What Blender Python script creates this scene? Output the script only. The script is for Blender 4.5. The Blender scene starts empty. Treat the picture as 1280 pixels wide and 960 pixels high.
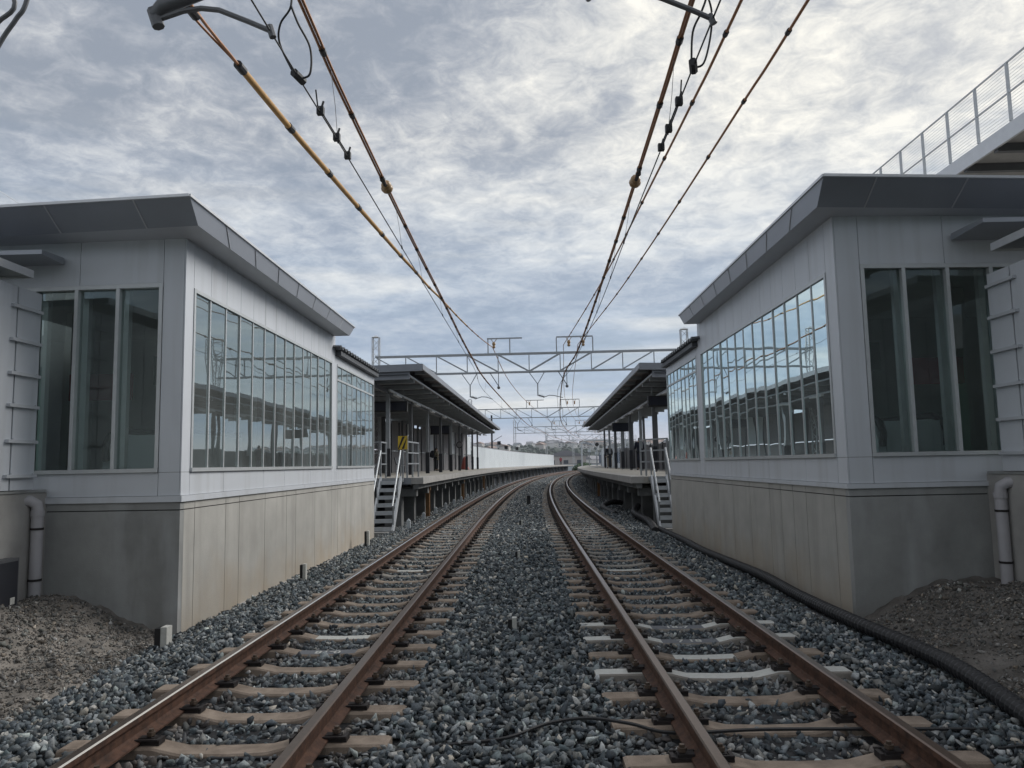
import bpy, bmesh, math, random
import numpy as np
from mathutils import Matrix, Vector
random.seed(7); rng = np.random.default_rng(7)
PI = math.pi
sc = bpy.context.scene
C = sc.collection

# ------------------------------------------------------------------ camera
def Rxm(a): return Matrix.Rotation(a, 4, 'X')
def Rzm(a): return Matrix.Rotation(a, 4, 'Z')
cam_d = bpy.data.cameras.new('camera')
cam_d.sensor_width = 36; cam_d.lens = 961 / 1280 * 36
cam_d.clip_start = 0.05; cam_d.clip_end = 6000
cam = bpy.data.objects.new('camera', cam_d); C.objects.link(cam)
cam.matrix_world = Matrix.Translation((0, 0, 1.475)) @ Rzm(0.01557) @ Rxm(PI/2 + 0.1040) @ Rzm(-0.0195)
sc.camera = cam

# ------------------------------------------------------------------ light, exposure
SUN_AZ, SUN_EL = math.radians(58), math.radians(34)      # azimuth to the right of the line of sight
SUN_DIR = Vector((math.sin(SUN_AZ)*math.cos(SUN_EL), math.cos(SUN_AZ)*math.cos(SUN_EL), math.sin(SUN_EL)))
sun_d = bpy.data.lights.new('sun', 'SUN'); sun_d.energy = 1.9; sun_d.angle = math.radians(34); sun_d.color = (1, .975, .93)
sun = bpy.data.objects.new('sun', sun_d); C.objects.link(sun)
sun.rotation_euler = SUN_DIR.to_track_quat('Z', 'Y').to_euler()
sc.view_settings.view_transform = 'Standard'; sc.view_settings.look = 'None'
sc.view_settings.exposure = 0.74; sc.view_settings.gamma = 1

class NT:
    def __init__(s, tree): s.t = tree; tree.nodes.clear()
    def n(s, typ, **kw):
        nd = s.t.nodes.new(typ)
        for k, v in kw.items():
            if k.startswith('i_'):
                key = k[2:]
                key = int(key) if key.isdigit() else key.replace('_', ' ')
                nd.inputs[key].default_value = v
            else: setattr(nd, k, v)
        return nd
    def l(s, a, b): s.t.links.new(a, b)
    def math(s, op, a, b=None, c=None, clamp=False):
        nd = s.t.nodes.new('ShaderNodeMath'); nd.operation = op; nd.use_clamp = clamp
        for i, v in enumerate((a, b, c)):
            if v is None: continue
            if isinstance(v, (int, float)): nd.inputs[i].default_value = v
            else: s.l(v, nd.inputs[i])
        return nd.outputs[0]
    def ramp(s, fac, stops, interp='LINEAR'):
        nd = s.t.nodes.new('ShaderNodeValToRGB'); cr = nd.color_ramp; cr.interpolation = interp
        while len(cr.elements) < len(stops): cr.elements.new(.5)
        for e, (p, c) in zip(cr.elements, stops): e.position = p; e.color = c if len(c) == 4 else (*c, 1)
        s.l(fac, nd.inputs[0]); return nd.outputs[0]
    def mix(s, fac, a, b, typ='MIX'):
        nd = s.t.nodes.new('ShaderNodeMix'); nd.data_type = 'RGBA'; nd.blend_type = typ
        for sock, v in ((nd.inputs[0], fac), (nd.inputs[6], a), (nd.inputs[7], b)):
            if isinstance(v, (int, float)): sock.default_value = v
            elif isinstance(v, tuple): sock.default_value = v if len(v) == 4 else (*v, 1)
            else: s.l(v, sock)
        return nd.outputs[2]

w = bpy.data.worlds.new('World'); sc.world = w; w.use_nodes = True
t = NT(w.node_tree)
sky = t.n('ShaderNodeTexSky', sky_type='NISHITA', sun_disc=False, sun_elevation=SUN_EL, sun_rotation=SUN_AZ, air_density=1.2, dust_density=2.0)
tc = t.n('ShaderNodeTexCoord'); sep = t.n('ShaderNodeSeparateXYZ'); t.l(tc.outputs['Generated'], sep.inputs[0])
zc = t.math('MAXIMUM', sep.outputs[2], 0.0)
den = t.math('ADD', zc, 0.14)
cmb = t.n('ShaderNodeCombineXYZ')
t.l(t.math('DIVIDE', sep.outputs[0], den), cmb.inputs[0]); t.l(t.math('DIVIDE', sep.outputs[1], den), cmb.inputs[1])
rotm = t.n('ShaderNodeMapping'); rotm.inputs['Rotation'].default_value = (0, 0, .55); rotm.inputs['Scale'].default_value = (1, 1, 1)
rotm.inputs['Location'].default_value = (3.1, 7.4, 0)
t.l(cmb.outputs[0], rotm.inputs[0])
def noise(v, scale, detail=6, rough=.55, dist=0., ntype='FBM'):
    nd = t.n('ShaderNodeTexNoise', noise_dimensions='2D'); nd.inputs['Scale'].default_value = scale
    nd.inputs['Detail'].default_value = detail; nd.inputs['Roughness'].default_value = rough; nd.inputs['Distortion'].default_value = dist
    t.l(v, nd.inputs['Vector']); return nd.outputs[0]
nA = noise(rotm.outputs[0], .8, 3, .5, 0)
nB = noise(rotm.outputs[0], 3.4, 9, .64, .2)
nC = noise(rotm.outputs[0], 12.0, 7, .68, .35)
dens = t.math('ADD', t.math('MULTIPLY', nA, .29), t.math('ADD', t.math('MULTIPLY', nB, .41), t.math('MULTIPLY', nC, .30)))
# light of the hidden sun through the cloud sheet
dp = t.n('ShaderNodeVectorMath', operation='DOT_PRODUCT'); t.l(tc.outputs['Generated'], dp.inputs[0]); dp.inputs[1].default_value = Vector((math.sin(math.radians(24))*math.cos(math.radians(30)), math.cos(math.radians(24))*math.cos(math.radians(30)), math.sin(math.radians(30))))
glow = t.math('POWER', t.math('MAXIMUM', dp.outputs['Value'], 0.), 9.)
bright = t.math('ADD', dens, t.math('MULTIPLY', glow, .066))
cl = t.ramp(bright, [(.385, (.225, .247, .283)), (.455, (.285, .303, .335)), (.515, (.365, .378, .398)), (.57, (.465, .47, .47)), (.665, (.66, .645, .60))])
warm = t.mix(t.math('MULTIPLY', glow, .35, clamp=True), cl, (.95, .90, .76), 'MULTIPLY')
warm = t.mix(.5, cl, warm)
# low sky: paler and bluer, long bands
bandv = t.n('ShaderNodeMapping'); bandv.inputs['Scale'].default_value = (2.2, 2.2, 22); t.l(tc.outputs['Generated'], bandv.inputs[0])
nb = t.n('ShaderNodeTexNoise'); nb.inputs['Scale'].default_value = 1.0; nb.inputs['Detail'].default_value = 6; nb.inputs['Distortion'].default_value = .4; t.l(bandv.outputs[0], nb.inputs['Vector'])
low = t.ramp(nb.outputs[0], [(.38, (.18, .25, .36)), (.48, (.235, .31, .42)), (.56, (.38, .425, .48)), (.66, (.56, .57, .57))])
hz = t.ramp(zc, [(.0, (1, 1, 1)), (.05, (.95,)*3), (.20, (.6,)*3), (.40, (0, 0, 0))])
allc = t.mix(hz, warm, low)
pink = t.ramp(zc, [(0., (1, 1, 1)), (.018, (.8,)*3), (.055, (0, 0, 0))])
allc = t.mix(pink, allc, (.48, .45, .47))
bg1 = t.n('ShaderNodeBackground'); bg1.inputs[1].default_value = .05; t.l(sky.outputs[0], bg1.inputs[0])
bg2 = t.n('ShaderNodeBackground'); bg2.inputs[1].default_value = 1.0; t.l(allc, bg2.inputs[0])
cov = t.ramp(dens, [(.36, (.72,)*3), (.50, (.95,)*3)])
mx = t.n('ShaderNodeMixShader'); t.l(cov, mx.inputs[0]); t.l(bg1.outputs[0], mx.inputs[1]); t.l(bg2.outputs[0], mx.inputs[2])
wo = t.n('ShaderNodeOutputWorld'); t.l(mx.outputs[0], wo.inputs[0])

# ------------------------------------------------------------------ materials
M = {}
def mat(name, col, rough=.6, metal=0., var=.12, scale=3., bump=0., bscale=60., col2=None, spec=.5, stain=None, streak=None):
    m = bpy.data.materials.new(name); m.use_nodes = True; t = NT(m.node_tree)
    out = t.n('ShaderNodeOutputMaterial'); b = t.n('ShaderNodeBsdfPrincipled'); t.l(b.outputs[0], out.inputs[0])
    b.inputs['Roughness'].default_value = rough; b.inputs['Metallic'].default_value = metal; b.inputs['Specular IOR Level'].default_value = spec
    g = t.n('ShaderNodeNewGeometry')
    nz = t.n('ShaderNodeTexNoise'); nz.inputs['Scale'].default_value = scale; nz.inputs['Detail'].default_value = 8; nz.inputs['Roughness'].default_value = .62
    t.l(g.outputs['Position'], nz.inputs['Vector'])
    c1 = tuple(max(0, x*(1-var)) for x in col); c2 = tuple(min(1, x*(1+var)) for x in (col2 or col))
    c = t.ramp(nz.outputs[0], [(.32, c1), (.68, c2)])
    if streak:                                   # rain streaks: noise stretched along the vertical
        mp = t.n('ShaderNodeMapping'); mp.inputs['Scale'].default_value = (streak[0], streak[0], streak[1]); t.l(g.outputs['Position'], mp.inputs[0])
        n2 = t.n('ShaderNodeTexNoise'); n2.inputs['Scale'].default_value = 1; n2.inputs['Detail'].default_value = 5; t.l(mp.outputs[0], n2.inputs['Vector'])
        f = t.ramp(n2.outputs[0], [(.50, (0, 0, 0)), (.74, (1, 1, 1))])
        c = t.mix(t.math('MULTIPLY', f, streak[2]), c, streak[3])
    if stain:                                    # mud splashed on the foot of a wall: (top z, softness, colour, amount)
        sp = t.n('ShaderNodeSeparateXYZ'); t.l(g.outputs['Position'], sp.inputs[0])
        n3 = t.n('ShaderNodeTexNoise'); n3.inputs['Scale'].default_value = 1.7; n3.inputs['Detail'].default_value = 7; t.l(g.outputs['Position'], n3.inputs['Vector'])
        h = t.math('SUBTRACT', t.math('ADD', stain[0], t.math('MULTIPLY', t.math('SUBTRACT', n3.outputs[0], .5), 1.3)), sp.outputs[2])
        f = t.math('MULTIPLY', t.math('DIVIDE', h, stain[1], clamp=True), stain[3], clamp=True)
        c = t.mix(f, c, stain[2])
    t.l(c, b.inputs['Base Color'])
    if bump:
        n4 = t.n('ShaderNodeTexNoise'); n4.inputs['Scale'].default_value = bscale; n4.inputs['Detail'].default_value = 4; t.l(g.outputs['Position'], n4.inputs['Vector'])
        bp = t.n('ShaderNodeBump'); bp.inputs['Strength'].default_value = bump; bp.inputs['Distance'].default_value = .01
        t.l(n4.outputs[0], bp.inputs['Height']); t.l(bp.outputs[0], b.inputs['Normal'])
    M[name] = m; return m
def glassmat(name, refl_ior, tint, trans, wave=.002, wscale=2.2, gain=1., veil=.06):
    m = bpy.data.materials.new(name); m.use_nodes = True; t = NT(m.node_tree)
    out = t.n('ShaderNodeOutputMaterial'); gl = t.n('ShaderNodeBsdfGlossy'); gl.inputs['Roughness'].default_value = .0; gl.inputs['Color'].default_value = (*tint, 1)
    tr = t.n('ShaderNodeBsdfTransparent'); tr.inputs['Color'].default_value = (*trans, 1)
    fr = t.n('ShaderNodeFresnel'); fr.inputs['IOR'].default_value = refl_ior
    g = t.n('ShaderNodeNewGeometry'); n = t.n('ShaderNodeTexNoise'); n.inputs['Scale'].default_value = wscale; n.inputs['Detail'].default_value = 1
    t.l(g.outputs['Position'], n.inputs['Vector']); bp = t.n('ShaderNodeBump'); bp.inputs['Strength'].default_value = 1.; bp.inputs['Distance'].default_value = wave
    t.l(n.outputs[0], bp.inputs['Height']); t.l(bp.outputs[0], gl.inputs['Normal'])
    mx = t.n('ShaderNodeMixShader'); t.l(t.math('MINIMUM', t.math('MULTIPLY', fr.outputs[0], gain), .93), mx.inputs[0]); t.l(tr.outputs[0], mx.inputs[1]); t.l(gl.outputs[0], mx.inputs[2])
    df = t.n('ShaderNodeBsdfDiffuse'); df.inputs['Color'].default_value = (.55, .60, .60, 1); n5 = t.n('ShaderNodeTexNoise'); n5.inputs['Scale'].default_value = 1.1; n5.inputs['Detail'].default_value = 5; t.l(g.outputs['Position'], n5.inputs['Vector'])  # veil of pale diffuse colour mixed in to brighten the dark panes
    m2 = t.n('ShaderNodeMixShader'); t.l(t.ramp(n5.outputs[0], [(.3, (veil*.6,)*3), (.7, (veil*1.4,)*3)]), m2.inputs[0]); t.l(mx.outputs[0], m2.inputs[1]); t.l(df.outputs[0], m2.inputs[2]); t.l(m2.outputs[0], out.inputs[0])
    M[name] = m; return m
mat('panel', (.56, .585, .625), .42, .0, .03, 1.2, streak=(6, .3, .5, (.43, .44, .455)), spec=.4, bump=.25, bscale=1.3)
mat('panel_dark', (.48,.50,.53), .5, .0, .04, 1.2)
mat('fascia', (.33,.35,.39), .35, .3, .05, 1.5)
mat('alu', (.60, .61, .63), .35, .5, .05, 6)
mat('alu_frame', (.50, .52, .53), .4, .3, .05, 6)
mat('gap', (.03, .03, .032), .8)
mat('concrete_panel', (.40,.39,.365), .85, 0, .12, 1.6, .25, 90, stain=(.35, .9, (.37, .295, .21), .7), streak=(5, .45, .6, (.29, .28, .26)))
mat('concrete_cast', (.285,.29,.285), .8, 0, .22, 1.1, .2, 70, stain=(-.05, .6, (.15, .125, .095), .7), streak=(2.2, .55, .9, (.42, .43, .44)))
mat('concrete', (.36,.35,.335), .85, 0, .15, 2.5, .2, 60)
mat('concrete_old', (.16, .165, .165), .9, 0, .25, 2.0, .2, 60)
mat('platform_top', (.33, .315, .285), .9, 0, .1, 2.0)
mat('sleeper', (.20,.155,.12), .9, 0, .16, 7., .5, 160, col2=(.28, .225, .18))
mat('sleeper_grey', (.25,.23,.205), .9, 0, .16, 7., .5, 160)
mat('white_paint', (.50,.50,.47), .7, 0, .1, 25)
mat('dark_paint', (.12, .125, .14), .7, 0, .1, 9)
mat('rail_rust', (.055,.028,.019), .8, .15, .25, 14, .3, 200, col2=(.11, .055, .035))
mat('rail_shine', (.62, .60, .57), .18, .95, .05, 30)
mat('rail_head', (.20,.145,.115), .30, .85, .1, 30)
mat('rust_dark', (.035,.03,.03), .7, .4, .2, 30)
mat('bolt', (.12, .09, .07), .6, .5, .2, 40)
mat('galv', (.33, .35, .37), .45, .6, .1, 8)
mat('galv_light', (.52,.545,.57), .45, .15, .1, 8)
mat('steel_dark', (.13,.135,.145), .5, .4, .1, 6)
mat('steel_navy', (.02,.022,.03), .6, .1, .1, 6)
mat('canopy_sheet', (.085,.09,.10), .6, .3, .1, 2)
mat('canopy_fascia', (.24, .255, .285), .45, .2, .06, 2)
mat('wall_white', (.52, .56, .59), .6, 0, .05, 1.0)
mat('wall_grey', (.19,.185,.195), .7, 0, .08, 1.5)
mat('wall_brown', (.115,.10,.10), .7, 0, .08, 1.5)
mat('under_shade', (.035, .042, .055), .9, 0, .2, 1.0)  # near-black colour holds the shade below the platform decks
mat('copper_wire', (.34,.165,.08), .55, .3, .15, 20)
mat('cover_ochre', (.42,.24,.08), .6, 0, .25, 6)
mat('black_rubber', (.018, .018, .02), .5, 0, .2, 10)
mat('wire_black', (.03, .032, .036), .6, .2)
mat('insulator', (.30,.19,.09), .3, 0, .3, 20)
mat('pvc', (.40, .39, .41), .45, 0, .06, 5)
mat('orange_post', (.20, .10, .035), .7, 0, .3, 6)
mat('dirt', (.155,.142,.128), .95, 0, .3, 3.5, 1.0, 45, col2=(.20, .18, .16))
mat('dirt_dark', (.11,.10,.09), .95, 0, .35, 3.5, 1.0, 45, col2=(.12, .11, .10))
mat('ground', (.12, .115, .10), .95, 0, .2, .2)
mat('ballast_bed', (.02,.021,.024), .95, 0, .5, 22, 1., 30)  # shade in the gaps between stones is put into this near-black
mat('yellow', (.55, .38, .03), .5)
mat('black', (.012, .012, .014), .6)
mat('red_cone', (.38, .09, .07), .6)
mat('screen_dark', (.012, .014, .03), .3)
mat('interior', (.26,.27,.26), .8, 0, .15, 1)
mat('interior_wall', (.46,.50,.48), .8, 0, .15, .7)
mat('interior_green', (.03, .10, .07), .7)
mat('interior_red', (.30, .04, .06), .6)
mat('roof_far', (.24,.24,.26), .8, 0, .15, .05); mat('roof_far_b', (.16, .18, .21), .8); mat('roof_far_c', (.28, .20, .17), .8)
mat('wall_far', (.68,.67,.66), .8, 0, .1, .05); mat('wall_far_b', (.50,.47,.45), .8)
mat('window_far', (.08, .09, .11), .4)
mat('blue_wall', (.05, .085, .15), .7); mat('foliage', (.022,.036,.026), .85, 0, .45, .05, col2=(.032, .050, .035)); mat('bush', (.055, .10, .045), .8, 0, .4, 1.5)
mat('hill', (.04,.055,.045), .95, 0, .3, .02); mat('trunk', (.08, .06, .045), .9)
mat('skin', (.42, .26, .19), .6); mat('hair', (.02, .017, .015), .6)
mat('cloth_black', (.016, .018, .026), .85); mat('cloth_olive', (.13, .115, .075), .85); mat('cloth_beige', (.33, .29, .23), .85); mat('cloth_navy', (.02, .024, .045), .85); mat('cloth_red', (.30, .05, .06), .85)
mat('lamp_tube', (.62, .63, .64), .35, 0, .02)
mat('green_wall', (.03, .12, .08), .7)
glassmat('glass_side', 3.0, (.82, .96, .98), (.66, .76, .74), .0022, 1.3, 1.25, .12)
M['lamp_tube'].node_tree.nodes['Principled BSDF'].inputs['Emission Color'].default_value = (1, .98, .95, 1); M['lamp_tube'].node_tree.nodes['Principled BSDF'].inputs['Emission Strength'].default_value = .0
glassmat('glass_front', 1.6, (.72, .84, .82), (.70, .78, .765), .0016, 1.6, 1.0, .06)
# ballast stones: colour from a per-stone attribute
def stonemat(name, stops):
    m = bpy.data.materials.new(name); m.use_nodes = True; t = NT(m.node_tree)
    out = t.n('ShaderNodeOutputMaterial'); b = t.n('ShaderNodeBsdfPrincipled'); t.l(b.outputs[0], out.inputs[0]); b.inputs['Roughness'].default_value = .75
    a = t.n('ShaderNodeAttribute', attribute_name='tone'); c = t.ramp(a.outputs['Fac'], stops)
    a3 = t.n('ShaderNodeAttribute', attribute_name='hue'); c = t.mix(.8, c, t.ramp(a3.outputs['Fac'], [(0, (1.0, 1.12, 1.08)), (.25, (.95, 1., 1.06)), (.6, (1, 1, 1)), (.85, (1.1, 1.0, .9)), (1, (1.3, 1.12, .92))]), 'MULTIPLY')
    a2 = t.n('ShaderNodeAttribute', attribute_name='rust'); c = t.mix(t.math('MULTIPLY', a2.outputs['Fac'], .65), c, (.12, .075, .05))
    g = t.n('ShaderNodeNewGeometry'); nz = t.n('ShaderNodeTexNoise'); nz.inputs['Scale'].default_value = 70; nz.inputs['Detail'].default_value = 4; t.l(g.outputs['Position'], nz.inputs['Vector'])
    c = t.mix(.55, c, t.ramp(nz.outputs[0], [(.3, (.45,)*3), (.7, (1.4,)*3)]), 'MULTIPLY')
    t.l(c, b.inputs['Base Color'])
    bp = t.n('ShaderNodeBump'); bp.inputs['Strength'].default_value = .5; bp.inputs['Distance'].default_value = .004; t.l(nz.outputs[0], bp.inputs['Height']); t.l(bp.outputs[0], b.inputs['Normal'])
    M[name] = m
stonemat('stone', [(0, (.018, .025, .032)), (.25, (.06, .073, .085)), (.5, (.125, .145, .158)), (.78, (.26, .275, .28)), (1, (.55, .55, .53))])
stonemat('gravel', [(0, (.06, .058, .056)), (.5, (.14, .132, .122)), (.85, (.24, .225, .21)), (1, (.5, .48, .45))])

ORDW = ['nearest', 'second nearest', 'third nearest', 'fourth nearest', 'fifth nearest', 'sixth nearest', 'seventh nearest', 'eighth nearest', 'ninth nearest', 'tenth nearest']
# ------------------------------------------------------------------ mesh helpers
ORG = {}
def tag(o, label, cat, group=None, kind=None):
    if label: o['label'] = label
    if cat: o['category'] = cat
    if group: o['group'] = group
    if kind: o['kind'] = kind
    return o
def thing(name, label, cat, loc, group=None, rz=0):
    o = bpy.data.objects.new(name, None); C.objects.link(o); o.location = loc; o.rotation_euler = (0, 0, rz)
    o.empty_display_size = .2
    tag(o, label, cat, group); ORG[o.name] = Vector(loc); return o
class MB:
    def __init__(s): s.v = []; s.f = []; s.m = []; s.mats = ['']
    def add(s, vs, fs, mi=0):
        k = len(s.v); s.v += [tuple(v) for v in vs]; s.f += [tuple(i+k for i in f) for f in fs]; s.m += [mi]*len(fs); return s
    def box(s, x0, x1, y0, y1, z0, z1, mi=0, fn=None):
        if x0 > x1: x0, x1 = x1, x0
        if y0 > y1: y0, y1 = y1, y0
        vs = [(x0,y0,z0),(x1,y0,z0),(x1,y1,z0),(x0,y1,z0),(x0,y0,z1),(x1,y0,z1),(x1,y1,z1),(x0,y1,z1)]
        if fn: vs = [fn(*v) for v in vs]
        return s.add(vs, [(0,3,2,1),(4,5,6,7),(0,1,5,4),(1,2,6,5),(2,3,7,6),(3,0,4,7)], mi)
    def hexa(s, vs, mi=0):
        return s.add(vs, [(0,3,2,1),(4,5,6,7),(0,1,5,4),(1,2,6,5),(2,3,7,6),(3,0,4,7)], mi)
    def tube(s, pts, r, n=8, mi=0, caps=True):
        pts = [Vector(p) for p in pts]; N = len(pts)
        rr = r if isinstance(r, (list, tuple)) else [r]*N
        up = Vector((0, 0, 1)); base = len(s.v); prev = None
        for i, p in enumerate(pts):
            d = (pts[min(i+1, N-1)] - pts[max(i-1, 0)])
            if d.length < 1e-9: d = Vector((0, 1, 0))
            d.normalize()
            if prev is None:
                a = up if abs(d.z) < .9 else Vector((1, 0, 0)); u = d.cross(a).normalized()
            else:
                u = prev - d*prev.dot(d); u.normalize()
            prev = u; v = d.cross(u)
            for k in range(n):
                an = 2*PI*k/n + PI/n; s.v.append(tuple(p + u*(rr[i]*math.cos(an)) + v*(rr[i]*math.sin(an))))
        for i in range(N-1):
            for k in range(n):
                a = base+i*n+k; b = base+i*n+(k+1) % n; s.f.append((a, b, b+n, a+n)); s.m.append(mi)
        if caps:
            s.f.append(tuple(base+k for k in range(n))[::-1]); s.f.append(tuple(base+(N-1)*n+k for k in range(n))); s.m += [mi, mi]
        return s
    def bar(s, a, b, wx, wz=None, mi=0):
        """square bar from a to b"""
        wz = wz or wx; a = Vector(a); b = Vector(b); d = (b-a).normalized()
        up = Vector((0, 0, 1)) if abs(d.z) < .9 else Vector((0, 1, 0))
        u = d.cross(up).normalized()*(wx/2); v = d.cross(u).normalized()*(wz/2)
        vs = [a-u-v, a+u-v, a+u+v, a-u+v, b-u-v, b+u-v, b+u+v, b-u+v]
        return s.add(vs, [(0,1,2,3),(7,6,5,4),(0,4,5,1),(1,5,6,2),(2,6,7,3),(3,7,4,0)], mi)
    def prism(s, poly, y0, y1, mi=0, axis='y'):
        n = len(poly)
        if axis == 'y': vs = [(x, y0, z) for x, z in poly] + [(x, y1, z) for x, z in poly]
        elif axis == 'x': vs = [(y0, a, z) for a, z in poly] + [(y1, a, z) for a, z in poly]
        else: vs = [(a, b, y0) for a, b in poly] + [(a, b, y1) for a, b in poly]
        fs = [tuple(range(n))[::-1], tuple(range(n, 2*n))] + [(i, (i+1) % n, (i+1) % n+n, i+n) for i in range(n)]
        return s.add(vs, fs, mi)
    def sweep(s, prof, path, mis=None, closed=True, caps=True):
        """prof: (lateral, z) points; path: list of (x,y,tx,ty,z) ; sweeps along the path"""
        n = len(prof); base = len(s.v)
        for (x, y, nx, ny, z) in path:
            for (a, b) in prof: s.v.append((x+nx*a, y+ny*a, z+b))
        for i in range(len(path)-1):
            for k in range(n if closed else n-1):
                a = base+i*n+k; b = base+i*n+(k+1) % n; s.f.append((a, b, b+n, a+n)); s.m.append(mis[k] if mis else 0)
        if caps and closed:
            s.f.append(tuple(base+k for k in range(n))); s.f.append(tuple(base+(len(path)-1)*n+k for k in range(n))[::-1]); s.m += [0, 0]
        return s
    def sphere(s, c, r, n=8, mi=0, sz=1.):
        c = Vector(c); rings = n//2
        pts = []; 
        base = len(s.v)
        for i in range(1, rings):
            th = PI*i/rings
            for k in range(n): s.v.append((c.x+r*math.sin(th)*math.cos(2*PI*k/n), c.y+r*math.sin(th)*math.sin(2*PI*k/n), c.z+r*sz*math.cos(th)))
        s.v.append((c.x, c.y, c.z+r*sz)); s.v.append((c.x, c.y, c.z-r*sz)); T = len(s.v)-2
        for i in range(rings-2):
            for k in range(n):
                a = base+i*n+k; b = base+i*n+(k+1) % n; s.f.append((a, a+n, b+n, b)); s.m.append(mi)
        for k in range(n):
            s.f.append((T, base+k, base+(k+1) % n)); s.m.append(mi)
            s.f.append((T+1, base+(rings-2)*n+(k+1) % n, base+(rings-2)*n+k)); s.m.append(mi)
        return s
    def build(s, name, mats, parent=None, smooth=False, label=None, cat=None, group=None, kind=None):
        o3 = ORG.get(parent.name, Vector((0, 0, 0))) if parent else Vector((0, 0, 0))
        me = bpy.data.meshes.new(name); me.from_pydata([(x-o3.x, y-o3.y, z-o3.z) for x, y, z in s.v], [], s.f)
        if isinstance(mats, str): mats = [mats]
        for mm in mats: me.materials.append(M[mm])
        me.polygons.foreach_set('material_index', s.m)
        if smooth:
            me.polygons.foreach_set('use_smooth', [True]*len(me.polygons))
            try: me.set_sharp_from_angle(angle=math.radians(40))
            except Exception: pass
        me.update()
        o = bpy.data.objects.new(name, me); C.objects.link(o)
        if parent: o.parent = parent; ORG[o.name] = o3
        tag(o, label, cat, group, kind); return o
def copy_tree(root, loc, rz=None, label=None, group=None):
    r = root.copy(); C.objects.link(r); r.location = loc
    if rz is not None: r.rotation_euler = (0, 0, rz)
    if label: r['label'] = label
    if group: r['group'] = group
    def rec(a, b):
        for ch in a.children:
            c = ch.copy(); C.objects.link(c); c.parent = b; rec(ch, c)
    rec(root, r); return r
def bool_box_wall(mb, axis, plane0, plane1, a0, a1, z0, z1, openings, mi=0, fn=None):
    """wall slab between plane0 and plane1 on the given axis with rectangular openings (a0,a1,z0,z1)"""
    cuts = sorted(openings)
    def bx(aa, ab, za, zb):
        if ab-aa < 1e-4 or zb-za < 1e-4: return
        if axis == 'x': mb.box(plane0, plane1, aa, ab, za, zb, mi, fn)
        else: mb.box(aa, ab, plane0, plane1, za, zb, mi, fn)
    cur = a0
    for (oa, ob, oz0, oz1) in cuts:
        bx(cur, oa, z0, z1); bx(oa, ob, z0, oz0); bx(oa, ob, oz1, z1); cur = ob
    bx(cur, a1, z0, z1)

# ------------------------------------------------------------------ track geometry
Y0C, RC = 18., 810.
def off(y): return 0. if y <= Y0C else (y-Y0C)**2/(2*RC)
def slope(y): return 0. if y <= Y0C else (y-Y0C)/RC
def P(u, y, z=0.):
    s = slope(y); k = 1/math.sqrt(1+s*s); return (u*k+off(y), y-u*s*k, z)
def path(u, ya, yb, z=0., step=1.5):
    out = []; y = ya; n = max(1, int((yb-ya)/step))
    for i in range(n+1):
        y = ya+(yb-ya)*i/n; s = slope(y); k = 1/math.sqrt(1+s*s); x, yy, _ = P(u, y); out.append((x, yy, k, -s*k, z))
    return out
UL, UR = -1.845, 1.50
def gz(u):
    """ballast bed height"""
    if -3.0 < u < 2.65:
        m = .035*math.exp(-((u+.17)/.5)**2)
        return -.19+m
    if u <= -3.0: return -.19-.19*min(1, (-3.0-u)/1.0)
    return -.19-.165*min(1, (u-2.65)/1.0)
def gzv(u):
    r = np.where((u > -3.0) & (u < 2.65), -.19+.035*np.exp(-((u+.17)/.5)**2), 0)
    r = np.where(u <= -3.0, -.19-.19*np.clip((-3.0-u)/1.0, 0, 1), r)
    return np.where(u >= 2.65, -.19-.165*np.clip((u-2.65)/1.0, 0, 1), r)

# ground sheet and ballast bed
g = MB(); g.add([(-2500, -300, -.62), (2500, -300, -.62), (2500, 3800, -.62), (-2500, 3800, -.62)], [(0, 1, 2, 3)])
g.build('ground', 'ground', kind='structure')
us = [-5.6, -4.6, -4.0, -3.5, -3.0, -2.6, -1.845, -.9, -.5, -.17, .2, .6, 1.5, 2.3, 2.65, 3.1, 3.65, 4.4, 5.4]
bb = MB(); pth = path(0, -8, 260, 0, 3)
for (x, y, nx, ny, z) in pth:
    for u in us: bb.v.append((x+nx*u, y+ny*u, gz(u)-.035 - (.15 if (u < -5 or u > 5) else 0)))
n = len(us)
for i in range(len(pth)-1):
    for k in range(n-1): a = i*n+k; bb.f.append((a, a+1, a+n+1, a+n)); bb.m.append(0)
bb.build('ballast_bed', 'ballast_bed', kind='structure')

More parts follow.
